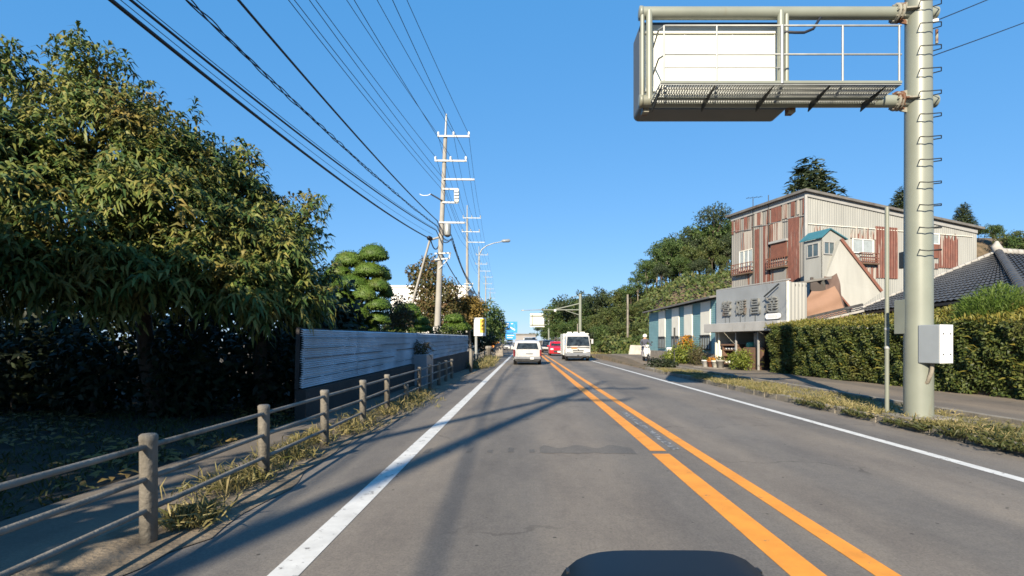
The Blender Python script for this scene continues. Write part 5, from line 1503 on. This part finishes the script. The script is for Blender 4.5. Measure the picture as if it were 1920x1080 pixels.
for ch, px, py in (('\u71df', 1364, 590), ('\u78bc', 1391, 588), ('\u660c', 1418, 586), ('\u9054', 1448, 584)):
    me = text_mesh(ch, .78, .05)
    u = su(px); zc = CAM_H - (py - VY) * (Sf.o.y + Sf.u.y * u) / F
    q = Sf(u, zc, .06)
    mt = Matrix(((Sf.u.x, 0, Sf.n.x, q.x - org.x), (Sf.u.y, 0, Sf.n.y, q.y - org.y), (0, 1, 0, q.z - org.z), (0, 0, 0, 1)))
    me.transform(mt)
    me.materials.clear(); me.materials.append(M['letter'])
    o = bpy.data.objects.new('raised_letter', me); COL.objects.link(o); o.parent = shop
mb = MB()
for px, w_ in ((1360, .03), (1368, .03), (1388, .04), (1397, .02), (1416, .04)):
    u = su(px); Sf.rect(mb, u - w_ / 2, u + w_ / 2, zs0, 2.6, .004, .002)
mb.build('rust_drip', M['dark_metal'], shop)
mb = MB(); u0, u1 = su(1439), su(1466)
pl = [(x, z) for x, z in rrect(u0, u1, 2.36, 2.60, .11)]
mb.prism([Sf(x, z, .05) for x, z in pl], Sf.n * .06); pq = mb.build('name_plaque', M['white_paint'], shop)
mb = MB()
for k in range(3): Sf.rect(mb, u0 + .15, u1 - .15, 2.425 + k * .05, 2.435 + k * .05, .004, .112)
mb.build('plaque_lines', M['grey_trim'], pq)
mb = MB(); mb.beam(Sf(su(1440), 3.35, .2), Sf(su(1466), 3.83, .15), .05, .05); mb.build('lamp_arm', M['dark_metal'], shop)
# goods in the stall
def shop_item(name, label, cat, px0, px1, py0, py1, off, depth, mat, bevel=.02):
    u0, u1 = su(px0), su(px1); y = Sf.o.y + Sf.u.y * (u0 + u1) / 2
    z0, z1 = CAM_H - (py1 - VY) * y / F, CAM_H - (py0 - VY) * y / F
    r_ = thing(name, Sf((u0 + u1) / 2, max(z0, .1), off), label, cat)
    return r_, u0, u1, max(z0, .1), z1
cab, u0, u1, z0, z1 = shop_item('display_cabinet', 'brown wooden display cabinet with pale goods at the left of the shop stall', 'cabinet', 1351, 1379, 648, 685, -.25, .4, 'brown')
mb = MB(); Sf.rect(mb, u0, u1, z0, z1, .04, -.55); Sf.rect(mb, u0, u0 + .05, z0, z1, .40, -.50); Sf.rect(mb, u1 - .05, u1, z0, z1, .40, -.50); Sf.rect(mb, u0 - .06, u1 + .06, z1, z1 + .08, .5, -.55); mb.build('case', M['brown'], cab)
for f in (.05, .45, .75):
    mb = MB(); Sf.rect(mb, u0 + .05, u1 - .05, z0 + (z1 - z0) * f, z0 + (z1 - z0) * f + .03, .38, -.50); mb.build('shelf', M['brown'], cab)
mb = MB()
for f in (.10, .80):
    for k in range(5):
        u = u0 + .15 + (u1 - u0 - .3) * k / 4; mb.lathe(Sf(u, z0 + (z1 - z0) * f, -.25), [(.03, 0), (.07, .02), (.06, .08), (.02, .12)], 8)
mb.build('small_goods', M['white_wall'], cab)
for i, (px, py, s_, m_, lb) in enumerate(((1342, 690, .22, 'white_wall', 'white flower pot at the far left of the shop step'), (1352, 691, .20, 'terracotta', 'terracotta pot next to the white one on the shop step'), (1361, 692, .22, 'cream', 'cream pot in the middle of the shop step'), (1371, 692, .24, 'plaster', 'pale stone pot at the right of the shop step'))):
    u = su(px); r_ = thing('flower_pot', Sf(u, .13, .6), lb, 'pot', 'pots on the shop step')
    MB().lathe(Sf(u, .13, .6), [(s_ * .55, 0), (s_ * .8, s_ * 1.3), (s_ * .9, s_ * 1.3), (s_ * .9, s_ * 1.5), (s_ * .7, s_ * 1.5)], 12).build('pot', M[m_], r_)
    c_ = Sf(u, .13 + s_ * 1.8, .6); pos, out = in_blobs([(c_, (s_ * .8, s_ * .8, s_ * .6))], 90, .3)
    V, Q = clumps(pos, out, .10, .05); np_mesh('plant', V, Q, M['flower'] if i in (1, 2) else M['hedge'], r_)
q = Sf(su(1394), 1.12, -.4)
tag(MB().lathe(q, [(.16, 0), (.2, .06), (.2, .2), (.14, .24)], 12).build('mint_basin', M['mint']), 'mint green basin on the shop counter', 'basin')
q = Sf(su(1404), 1.12, -.6)
tag(MB().lathe(q, [(.26, 0), (.26, .6), (.2, .72)], 14).build('pale_tank', M['plaster']), 'pale round tank standing behind the shop counter', 'tank')
s_ = [(Sf(su(1402), .55, .5), (.5, .5, .45)), (Sf(su(1412), .5, .7), (.55, .5, .45)), (Sf(su(1425), .6, .8), (.4, .4, .5))]
tree('stall_shrub', Sf(su(1410), .1, .6), s_, 1500, .11, .05, M['lime_bush'], 'fresh green low shrub between the shop counter and the hedge', 'shrub', r0=.03, lo=.3)

# striped teal building
EL = P(1217, 642, 42.0); ER = P(1345, 642, 27.9)
Ef = Frame((EL.x, EL.y), (ER.x, ER.y))
eb = thing('striped_building', (EL.x, EL.y, .3), 'low teal building with white vertical panels and barred windows', 'building')
def eu(px):
    k = (px - VX) / F; d = Ef.u
    return (k * Ef.o.y - Ef.o.x) / (d.x - k * d.y)
def ez(px, py):
    y = Ef.o.y + Ef.u.y * eu(px); return CAM_H - (py - VY) * y / F
zev = (ez(1222, 583) + ez(1338, 566)) / 2
zbt = .75
mb = MB()
n_ = 26
for k in range(n_):
    z0 = zbt + (zev - zbt) * k / n_; z1 = zbt + (zev - zbt) * (k + 1) / n_
    mb.prism([Ef(0, z0, 0), Ef(Ef.L, z0, 0), Ef(Ef.L, z1, -.012), Ef(0, z1, -.012)], -Ef.n * .1)
mb.build('siding', M['teal'], eb)
mb = MB(); Ef.rect(mb, -.03, Ef.L, -.1, zbt, .05, -.04); mb.build('stone_base', M['stone'], eb)
q2 = -Ef.n
mb = MB(); mb.prism([Ef(0, .0, -.1), Ef(0, .0, -6), Ef(0, zev + .8, -6), Ef(0, zev, -.1)], -Ef.u * .1); mb.build('end_wall', M['teal'], eb)
mb = MB(); mb.prism([Ef(-.3, zev + .02, .45), Ef(Ef.L + .1, zev + .02, .45), Ef(Ef.L + .1, zev + 1.05, -6), Ef(-.3, zev + 1.05, -6)], (0, 0, .10)); mb.build('roof', M['roof_metal'], eb)
for px0, px1 in ((1236, 1248), (1261, 1274), (1284, 1299), (1315, 1333)):
    mb = MB(); Ef.rect(mb, eu(px0), eu(px1), 1.72, zev - .05, .05, .005); mb.build('white_panel', M['cream'], eb)
    mb = MB(); u0, u1 = eu(px0), eu(px1)
    zw0, zw1 = .98, 1.70
    Ef.rect(mb, u0, u1, zw0, zw1, .03, .005); wn_ = mb.build('window', M['curtain'], eb)
    mb = MB()
    for k in range(5):
        u = u0 + (u1 - u0) * k / 4; Ef.rect(mb, u - .025, u + .025, zw0 - .05, zw1 + .05, .03, .06)
    Ef.rect(mb, u0 - .03, u1 + .03, zw1, zw1 + .07, .04, .07); Ef.rect(mb, u0 - .03, u1 + .03, zw0 - .06, zw0, .04, .07)
    mb.build('bars', M['dark_metal'], wn_)
q = Ef(.2, zev + .35, -2.2)
mb = MB(); mb.box(q, (1.2, 2.2, .5)); mb.build('roof_signboard', M['white_paint'], eb)
mb = MB(); mb.box(q + Vector((-.02, -.08, -.02)), (1.1, 2.2, .32)); mb.build('red_band', M['car_red'], eb)
# plants before it
s_ = [(Ef(eu(1300), .55, .9), (.9, 1.0, .55)), (Ef(eu(1312), .75, .8), (.8, .9, .75)), (Ef(eu(1288), .4, .9), (.6, .7, .4))]
tree('lime_bush', Ef(eu(1302), .2, .9), s_, 2200, .16, .07, M['lime_bush'], 'large lime green bush before the striped building', 'bush', r0=.05, lo=.3)
s_ = [(Ef(eu(1309), 1.35, .7), (.45, .5, .45))]
tree('flowering_plant', Ef(eu(1309), .2, .7), s_, 420, .13, .07, M['flower'], 'orange flowering plant topping the lime bush', 'plant', r0=.04, lo=.2)
s_ = [(Ef(eu(1330), .7, .7), (.5, .6, .7))]
tree('brown_bush', Ef(eu(1330), .15, .7), s_, 700, .14, .04, M['brown_shrub'], 'thin brownish bush between the lime bush and the shop', 'bush', r0=.03, lo=.2)
q = Ef(eu(1310), .15, 1.4); tag(MB().tube([q, q + Vector((0, 0, 2.05))], .05, 7).build('short_post', M['dark_metal']), 'dark short post standing in the bush before the striped building', 'post')
q = Ef(eu(1270), .3, .5)
tag(MB().lathe(q, [(.14, 0), (.16, .28), (.10, .3), (.09, .5), (.22, .52), (.2, .72)], 10).build('white_planter', M['white_wall']), 'white pedestal planter at the foot of the teal wall', 'planter')

# pale block wall and plain pole
a = P(1177, 647, 44); b = P(1204, 677, 44)
tag(MB().prism([(a.x, 44, .0), (b.x + .4, 43.3, .0), (b.x + .4, 43.3, a.z - .05), (a.x + .2, 44, a.z)], (.1, .25, 0)).build('block_wall', M['plaster'], bevel=.03), 'short pale concrete block wall left of the striped building', 'wall')
q = P(1177, 610, 52); tag(MB().tube([(q.x, 52, -.1), (q.x, 52, P(0, 552, 52).z)], .10, 8).build('plain_pole', M['concrete']), 'plain grey pole standing among the brush on the right slope', 'pole')

# tile roofed house behind the hedge
hs_ = thing('tiled_house', (19.0, 22, .1), 'old house with grey tiled hip roof behind the hedge', 'house')
EA = P(1598, 587, 28); EB = P(1918, 549, 16.3)
EBz = (EA.z + EB.z) / 2; EA.z = EB.z = EBz
R1 = P(1872, 474, 23.5); 
back = Vector((.96, .28, 0)) * 12
EC = EB + back; ED = EA + back; R2 = R1 + back * .75
def tiled(mb, a, b, c, d_, rows, cols):
    """tile courses as stepped rows with rounded columns, from eave a-b up to d_-c"""
    for r_ in range(rows):
        f0, f1 = r_ / rows, (r_ + 1) / rows
        for k in range(cols):
            g0, g1 = k / cols, (k + 1) / cols
            def pt(f, g): return (a.lerp(b, g)).lerp(d_.lerp(c, g), f)
            gm = (g0 + g1) / 2
            p0, p1, p2_, p3 = pt(f0, g0), pt(f0, g1), pt(f1, g1), pt(f1, g0)
            m0, m1 = pt(f0, gm), pt(f1, gm)
            nn = (p1 - p0).cross(p3 - p0).normalized() if (p3 - p0).length > 1e-5 else Vector((0, 0, 1))
            if nn.z < 0: nn = -nn
            up = nn * .035
            mb.add([p0 + up, m0 + up * 2.3, p1 + up, p2_, m1 + up * 1.3, p3], [(0, 1, 4, 5), (1, 2, 3, 4)])
mb = MB(); tiled(mb, EA, EB, R1 + (EB - EA).normalized() * .15, R1 - (EB - EA).normalized() * .15, 18, 34); tiled(mb, EB, EC, R2, R1, 18, 34)
mb.quad(EA, ED, R2, R1); mb.quad(ED, EC, R2, R2); mb.build('roof', M['tile'], hs_)
def ridge(a, b, r, mat, n_, name):
    mb = MB()
    for k in range(n_):
        p = a.lerp(b, k / n_); q = a.lerp(b, (k + .93) / n_)
        mb.tube([p + Vector((0, 0, .06)), q + Vector((0, 0, .06))], [r, r * .88], 8)
    return mb.build(name, mat, hs_)
ridge(EA, R1, .11, M['plaster'], 26, 'hip_ridge'); ridge(EB, R1, .15, M['tile'], 22, 'hip_ridge'); ridge(R1, R2, .17, M['plaster'], 26, 'main_ridge')
mb = MB(); mb.tube([R1 + Vector((0, 0, .1)), R1 + Vector((-.15, -.05, .3)), R1 + Vector((-.1, -.05, .5))], [.2, .18, .05], 8); mb.build('ridge_ornament', M['plaster'], hs_)
mb = MB()
ia, ib, ic, id_ = EA.lerp(EC, .08), EB.lerp(ED, .08), EC.lerp(EA, .08), ED.lerp(EB, .08)
for p, q in ((ia, ib), (ib, ic), (id_, ia)):
    mb.quad((p.x, p.y, 0), (q.x, q.y, 0), (q.x, q.y, EBz - .1), (p.x, p.y, EBz - .1))
mb.build('wall', M['wood'], hs_)
mb = MB(); mb.beam(EA - Vector((0, 0, .08)), EB - Vector((0, 0, .08)), .12, .1); mb.beam(EB - Vector((0, 0, .08)), EC - Vector((0, 0, .08)), .12, .1); mb.build('eave', M['dark_metal'], hs_)
# low tiled garden wall left of the house
ga, gb = P(1512, 607, 25), P(1618, 583, 23)
gw = thing('garden_wall', (ga.x, ga.y, .1), 'garden wall with a white edged tiled coping between tarpaulin and house', 'wall')
mb = MB(); nn = Vector((.4, .9, 0)).normalized()
mb.prism([ga + Vector((0, 0, -.1)), gb + Vector((0, 0, -.1)), (gb.x, gb.y, 0), (ga.x, ga.y, 0)], nn * .2); mb.build('wall', M['plaster'], gw)
mb = MB(); tiled(mb, ga - nn * .25, gb - nn * .25, gb + nn * .1 + Vector((0, 0, .25)), ga + nn * .1 + Vector((0, 0, .25)), 3, 14); mb.beam(ga + nn * .1 + Vector((0, 0, .28)), gb + nn * .1 + Vector((0, 0, .28)), .14, .1); mb.build('coping', M['tile'], gw)
mb = MB(); mb.beam(ga - nn * .26, gb - nn * .26, .05, .09); mb.build('edge_strip', M['plaster'], gw)

# ------------------------------------------------------------------ right: hillside wood
def proto_tree(label, mat, nleaf, L, W, shape, h, bark='bark'):
    """a tree standing at the origin, height h"""
    bl = []
    if shape == 'round':
        for k in range(9):
            a_ = k * 2.4; rr = h * .17 * (1 if k else 0)
            bl.append((Vector((rr * math.cos(a_), rr * math.sin(a_), h * (.60 + .045 * (k % 5)))), (h * .19 * random.uniform(.8, 1.2), h * .19, h * .15)))
        bl.append((Vector((0, 0, h * .85)), (h * .15, h * .15, h * .14)))
        bl.append((Vector((.1, .1, h * .42)), (h * .22, h * .22, h * .14)))
    elif shape == 'cone':
        for k in range(9):
            f = k / 8; bl.append((Vector((random.uniform(-.2, .2), random.uniform(-.2, .2), h * (.2 + .75 * f))), (h * (.21 - .15 * f), h * (.21 - .15 * f), h * .10)))
    elif shape == 'tall':
        for k in range(8):
            a_ = k * 2.0; bl.append((Vector((h * .10 * math.cos(a_), h * .10 * math.sin(a_), h * (.55 + .055 * k))), (h * .16, h * .16, h * .09)))
    elif shape == 'umbrella':
        for k in range(7):
            a_ = k * .9; bl.append((Vector((h * .16 * math.cos(a_), h * .16 * math.sin(a_), h * (.82 + .02 * (k % 3)))), (h * .13, h * .13, h * .06)))
        bl.append((Vector((0, 0, h * .93)), (h * .16, h * .16, h * .06)))
    t = tree('woodland_tree', (0, 0, 0), bl, nleaf, L, W, mat, label, 'tree', 'trees on the wooded hillside', r0=h * .018, lo=.45, fork=.5, bark=bark, clump_r=0 if shape == 'cone' else .085 * h)
    return t
LB = 'broad green tree in the wooded slope behind the striped building'
protos = {'f': proto_tree('dark evergreen tree standing out in the wooded slope', M['conifer'], 3600, .40, .20, 'round', 10), 'a': proto_tree(LB, M['wood_leaf'], 3600, .40, .21, 'round', 10), 'b': proto_tree(LB, M['wood_leaf2'], 3400, .40, .21, 'round', 10),
          'c': proto_tree('dark conifer rising behind the rusty factory', M['conifer'], 6000, .50, .16, 'cone', 12), 'd': proto_tree('slender pale trunked tree at the edge of the hillside wood', M['wood_leaf'], 2200, .45, .22, 'tall', 12, 'pale_bark'),
          'e': proto_tree('lone umbrella shaped pine standing above the hillside wood', M['conifer'], 1500, .40, .14, 'umbrella', 12)}
ph = {'f': 10, 'a': 10, 'b': 10, 'c': 12, 'd': 12, 'e': 12}
used = set()
def put(kind, px, py, d, label=None, wide=1.0):
    """tree of a kind whose top is seen at pixel (px,py) at distance d"""
    top = P(px, py, d); z0 = float(hill_h(np.float64(top.x), np.float64(d)))
    h = max(1.5, top.z - z0); s = h / ph[kind] / (1.0 if kind != 'c' else 1.04)
    if kind in 'abf': s *= 1.02
    rz_ = random.uniform(0, 6.28); sc = (s * wide, s * wide, s)
    if kind not in used:
        used.add(kind); r = protos[kind]; r.location = (top.x, d, z0 - .1); r.rotation_euler = (0, 0, rz_); r.scale = sc
        if label: r['label'] = label
    else:
        r = dup(protos[kind], (top.x, d, z0 - .1), rz_, sc, label)
    return r
# the upper wood, left of the factory
for k, px, py, d, w in (('d', 1196, 512, 70, 1.0), ('d', 1212, 488, 71, 1.05), ('d', 1232, 462, 72, 1.0), ('a', 1262, 442, 78, .9), ('d', 1248, 448, 74, 1.1), ('f', 1288, 428, 80, .9), ('b', 1300, 455, 72, .9), ('a', 1312, 411, 82, .9),
                        ('a', 1352, 412, 80, .9), ('a', 1372, 398, 84, .9), ('b', 1335, 440, 74, .8), ('f', 1365, 430, 74, .8), ('a', 1275, 475, 70, .9), ('f', 1310, 480, 68, .9), ('b', 1355, 475, 68, .8), ('f', 1240, 490, 68, .9),
                        ('a', 1395, 430, 72, .9), ('f', 1330, 500, 64, 1.0), ('a', 1290, 505, 65, 1.0), ('a', 1372, 500, 63, 1.0)):
    put(k, px, py, d, wide=w)
for k, px, py, d, w in (('a', 1225, 480, 76, 1.1), ('f', 1255, 470, 80, 1.1), ('a', 1270, 460, 84, 1.1), ('a', 1300, 440, 86, 1.1), ('f', 1325, 428, 88, 1.1), ('a', 1350, 425, 88, 1.1), ('a', 1285, 480, 76, 1.1), ('a', 1320, 465, 78, 1.1), ('f', 1350, 455, 78, 1.1), ('a', 1260, 500, 72, 1.1), ('a', 1215, 505, 74, 1.1), ('a', 1380, 440, 80, 1.1)):
    put(k, px, py, d, wide=w)
put('e', 1338, 381, 79)
# the slope along the road
for k, px, py, d, w in (('a', 1183, 528, 74, 1.1), ('b', 1160, 537, 78, 1.2), ('f', 1130, 538, 86, 1.2), ('a', 1108, 556, 92, 1.2), ('f', 1085, 545, 104, 1.2), ('a', 1068, 553, 112, 1.2), ('b', 1052, 566, 118, 1.2), ('a', 1042, 572, 155, 1.1), ('b', 1030, 588, 180, 1.1), ('a', 1020, 602, 220, 1.2),
                        ('b', 1145, 570, 70, 1.2), ('b', 1118, 585, 78, 1.3), ('a', 1098, 588, 88, 1.3), ('b', 1180, 565, 64, 1.3), ('b', 1210, 560, 60, 1.3), ('a', 1130, 605, 66, 1.3), ('b', 1160, 600, 60, 1.3), ('f', 1110, 615, 72, 1.3),
                        ('a', 1075, 595, 98, 1.3), ('a', 1055, 600, 108, 1.3), ('a', 1046, 610, 150, 1.2), ('a', 1034, 616, 175, 1.2), ('b', 1195, 600, 55, 1.3), ('a', 1024, 620, 200, 1.2), ('a', 1200, 625, 50, 1.2), ('b', 1175, 628, 52, 1.2), ('f', 1150, 632, 55, 1.2), ('a', 1125, 636, 60, 1.2)):
    put(k, px, py, d, wide=w)
# behind the factory
put('c', 1521, 298, 66, 'tallest dark conifer rising over the factory roof corner', 2.3)
put('c', 1692, 348, 64, 'dark conifer half hidden behind the gantry pole', 1.8)
put('c', 1806, 380, 60, 'pointed conifer at the right end of the factory roof', 1.9)
for k, px, py, d, w, lb in (('a', 1862, 416, 58, 1.0, 'rounded pine top right of the pointed conifer'), ('b', 1895, 430, 56, 1.0, 'olive green tree above the main ridge of the tiled house'), ('a', 1835, 432, 60, 1.0, 'low green tree in the gap between factory and tiled house'), ('a', 1930, 430, 54, 1.0, 'green tree at the right edge above the tiled house')):
    put(k, px, py, d, lb, w)
# brush covering the slope
n = 42000
bx_ = 8.6 + 22 * rng.random(n) ** 1.4; by_ = 46 + 90 * rng.random(n) ** 1.6
hz = hill_h(bx_, by_)
lift = (1.1 + 1.0 * np.sin(bx_ * 1.1 + by_ * .5) * np.cos(by_ * .8 - bx_ * .3) + .5 * np.sin(bx_ * 2.3 - by_ * 1.7)).clip(.15, 3) * (1 - .55 * sstep(5.5, 8.5, hz))
pos = np.stack([bx_, by_, hz + lift * rng.random(n) ** .5], 1)
V, Q = clumps(pos, unit(np.tile(np.array([[-.5, -.6, .7]]), (n, 1)) + rng.normal(size=(n, 3)) * .4), .42, .22)
tag(np_mesh('undergrowth', V, Q, M['brush']), 'brownish green undergrowth covering the right hillside', 'undergrowth', kind='stuff')
n = 9000
c = np.stack([rng.uniform(5.7, 9.2, n), rng.uniform(46, 120, n), np.full(n, -.05)], 1)
tag(tufts('grass', 'dry roadside grass at the foot of the wooded slope', c[:2600], 8, .4, .25, M['grass'], .06, .6), cat='grass')

# distant trees across the end of the left side
far = []
for i, (px, py, d, k) in enumerate(((945, 612, 130, 'a'), (935, 600, 110, 'b'), (955, 632, 200, 'a'), (985, 628, 330, 'a'), (1000, 622, 280, 'a'))):
    put(k, px, py, d, ('tree behind the blue direction sign at the end of the road' if i == 2 else 'olive tree left of the blue direction sign' if i == 1 else 'green tree touching the blue direction sign' if i == 0 else 'tiny far tree closing the road behind the van' if i == 3 else 'tiny far tree behind the far gantry'), 1.2)

# ------------------------------------------------------------------ far road furniture on the right
d = 66
q = P(1088, 642, d); r_ = thing('signal_mast', (q.x, d, 0), 'grey green mast with a long braced arm over the road', 'mast')
MB().tube([(q.x, d, -.2), (q.x, d, P(0, 551, d).z)], [.20, .17], 10).build('pole', M['pole_paint'], r_)
mb = MB(); tip = P(1010, 581, d); mb.tube([P(1087, 569, d), P(1038, 581, d), tip, P(982, 582, d)], [.07, .07, .05, .03], 7); mb.tube([P(1087, 581, d), P(1038, 581, d)], .07, 7); mb.tube([P(1087, 591, d), P(1060, 582, d)], .05, 6); mb.tube([P(1087, 553, d), P(1072, 557, d)], .03, 5)
mb.build('arm', M['pole_paint'], r_)
q2_ = P(1041, 582, d - .3); MB().lathe(q2_, [(.05, -.2), (.16, -.12), (.16, .05), (.05, .12)], 10).build('camera_unit', M['white_paint'], r_)
q2_ = P(980, 582, d); MB().box(q2_, (.35, .3, .12)).build('sensor', M['galv'], r_)
q = P(1083, 642, 72); tag(MB().tube([(q.x, 72, -.1), (q.x, 72, P(0, 607, 72).z)], .08, 7).build('thin_post', M['concrete']), 'thin pale post left of the mast behind the truck', 'post')
d = 128
q = P(1029, 642, d); r_ = thing('sign_gantry', (q.x, d, 0), 'small far gantry with the pale back of a road sign', 'sign gantry', 'road sign gantries')
MB().tube([(q.x, d, -.2), (q.x, d, P(0, 589, d).z)], .20, 10).build('pole', M['pole_paint'], r_)
mb = MB(); 
for py in (592, 609): mb.tube([P(994, py, d), P(1029, py, d)], .10, 7)
mb.build('arm', M['pole_paint'], r_)
a, b = P(994, 588, d + .3), P(1021, 613, d + .3)
MB().box(((a.x + b.x) / 2, d + .3, (a.z + b.z) / 2), (b.x - a.x, .15, a.z - b.z)).build('sign_panel', M['sign_back'], r_)
mb = MB()
for px in (998, 1020): mb.tube([P(px, 589, d), P(px, 611, d)], .06, 6)
mb.build('upright', M['kerb'], r_)

# ------------------------------------------------------------------ scooter rider
SX, SY = P(1211, 642, 33).x, 33.0
SZ = float(right_z(0, SY)) + .005
sc_ = thing('scooter', (SX, SY, SZ), 'white motor scooter ridden along the right footway', 'scooter')
def sw(x, y, z): return Vector((SX + x, SY + y, SZ + z))
for y_ in (-.58, .58):
    mb = MB(); mb.lathe(sw(-.05, y_, .22), [(.12, 0), (.2, .005), (.22, .03), (.22, .07), (.2, .095), (.12, .1)], 16, axis='X'); w_ = mb.build('wheel', M['black'], sc_)
    mb = MB(); mb.lathe(sw(-.035, y_, .22), [(.02, 0), (.125, .005), (.125, .065), (.02, .07)], 12, axis='X'); mb.build('rim', M['chrome'], w_)
mb = MB(); mb.prism([sw(-.17, -.42, .30), sw(.17, -.42, .30), sw(.21, -.36, .62), sw(.15, -.30, .88), sw(-.15, -.30, .88), sw(-.21, -.36, .62)], (0, .08, 0)); mb.build('leg_shield', M['car_white'], sc_, .02)
mb = MB(); mb.box(sw(0, -.05, .27), (.30, .6, .07)); mb.build('footboard', M['black'], sc_, .01)
mb = MB(); mb.prism([sw(-.15, .15, .28), sw(-.15, .75, .34), sw(-.15, .80, .62), sw(-.15, .18, .66)], (.30, 0, 0)); mb.build('rear_body', M['car_white'], sc_, .04)
mb = MB(); mb.box(sw(0, .45, .70), (.26, .62, .09)); mb.build('seat', M['black'], sc_, .03)
mb = MB(); mb.tube([sw(-.32, -.22, .97), sw(-.12, -.32, .95), sw(.12, -.32, .95), sw(.32, -.22, .97)], .016, 6); mb.build('handlebar', M['chrome'], sc_)
mb = MB(); mb.box(sw(0, -.36, .95), (.22, .12, .15)); hd = mb.build('head_cowl', M['car_white'], sc_, .03)
mb = MB(); mb.lathe(sw(0, -.43, .95), [(.07, 0), (.07, .03)], 12, axis='Y'); mb.build('headlight', M['lamp_clear'], hd)
mb = MB(); mb.tube([sw(0, -.40, .85), sw(0, -.58, .22)], .035, 7); mb.box(sw(0, -.60, .46), (.14, .34, .05)); mb.build('front_fork', M['car_silver'], sc_)
mb = MB()
for sx in (-1, 1): mb.tube([sw(sx * .2, -.28, .99), sw(sx * .3, -.26, 1.16)], .008, 5); mb.box(sw(sx * .31, -.26, 1.19), (.10, .02, .07))
mb.build('side_mirror', M['black'], sc_)

m, nt, b = new_mat('rider_clothes')
tc = nt.nodes.new('ShaderNodeTexCoord'); sep = nt.nodes.new('ShaderNodeSeparateXYZ'); nt.links.new(tc.outputs['Object'], sep.inputs[0])
rr = ramp(nt, [(0.0, (.03, .03, .04)), (.30, (.03, .03, .04)), (.301, (.05, .055, .075)), (.50, (.05, .055, .08)), (.86, (.012, .013, .017)), (.861, (.42, .26, .18))], 'CONSTANT')
dv = nt.nodes.new('ShaderNodeMath'); dv.operation = 'DIVIDE'; dv.inputs[1].default_value = 1.6
nt.links.new(sep.outputs['Z'], dv.inputs[0]); nt.links.new(dv.outputs[0], rr.inputs[0]); nt.links.new(rr.outputs[0], b.inputs['Base Color']); b.inputs['Roughness'].default_value = .8
M['rider'] = m
pr = thing('person', (SX, SY, SZ), 'rider in dark jacket and pale helmet sitting on the scooter', 'person')
joints = {'pelvis': (0, .42, .80, .15), 'belly': (0, .40, .95, .15), 'chest': (0, .33, 1.17, .17), 'collar': (0, .29, 1.33, .11), 'neck': (0, .27, 1.40, .055), 'jaw': (0, .24, 1.46, .075), 'skull': (0, .25, 1.56, .095), 'crown': (0, .26, 1.63, .07), 'nose': (0, .155, 1.51, .022)}
for s, sx in (('l', -1), ('r', 1)):
    joints.update({s + 'sh': (sx * .18, .30, 1.31, .075), s + 'el': (sx * .29, .16, 1.10, .052), s + 'wr': (sx * .29, -.13, 1.00, .034), s + 'pa': (sx * .28, -.21, .99, .034),
                   s + 'hp': (sx * .10, .38, .79, .105), s + 'kn': (sx * .16, -.04, .74, .075), s + 'an': (sx * .12, -.08, .36, .045), s + 'to': (sx * .13, -.22, .33, .04)})
    for i in range(4):
        joints[s + 'f%d' % i] = (sx * (.255 + .018 * i), -.245, .985, .010); joints[s + 'g%d' % i] = (sx * (.255 + .018 * i), -.25, .95, .009)
    joints[s + 'th'] = (sx * .235, -.20, .965, .010)
names = list(joints); idx = {k: i for i, k in enumerate(names)}
ed = [('pelvis', 'belly'), ('belly', 'chest'), ('chest', 'collar'), ('collar', 'neck'), ('neck', 'jaw'), ('jaw', 'skull'), ('skull', 'crown'), ('jaw', 'nose')]
for s in 'lr':
    ed += [('collar', s + 'sh'), (s + 'sh', s + 'el'), (s + 'el', s + 'wr'), (s + 'wr', s + 'pa'), ('pelvis', s + 'hp'), (s + 'hp', s + 'kn'), (s + 'kn', s + 'an'), (s + 'an', s + 'to'), (s + 'pa', s + 'th')]
    for i in range(4): ed += [(s + 'pa', s + 'f%d' % i), (s + 'f%d' % i, s + 'g%d' % i)]
me = bpy.data.meshes.new('body'); me.from_pydata([joints[k][:3] for k in names], [(idx[a_], idx[b_]) for a_, b_ in ed], [])
bo = bpy.data.objects.new('body', me); COL.objects.link(bo); bo.parent = pr; me.materials.append(M['rider'])
mod = bo.modifiers.new('skin', 'SKIN'); sub = bo.modifiers.new('sub', 'SUBSURF'); sub.levels = 1; sub.render_levels = 2
if not me.skin_vertices: me.attributes  # layer is made with the modifier below
bm = bmesh.new(); bm.from_mesh(me); lay = bm.verts.layers.skin.verify()
for v_, k in zip(bm.verts, names):
    v_[lay].radius = (joints[k][3], joints[k][3]); v_[lay].use_root = (k == 'pelvis')
bm.to_mesh(me); bm.free()
mb = MB(); nu, nv = 16, 8; vs = []
for j in range(nv):
    th = math.pi / 2 * (j / (nv - 1)) * 1.28 - .46
    for i in range(nu):
        a_ = 2 * math.pi * i / nu
        vs.append(sw(0, .255, 1.56) + Vector((.135 * math.cos(th) * math.cos(a_), .15 * math.cos(th) * math.sin(a_), .14 * math.sin(th))))
mb.add(vs, [(j * nu + i, j * nu + (i + 1) % nu, (j + 1) * nu + (i + 1) % nu, (j + 1) * nu + i) for j in range(nv - 1) for i in range(nu)], 0, True); mb.add(vs[-nu:], [tuple(range(nu))])
mb.build('helmet', M['sign_back'], pr)
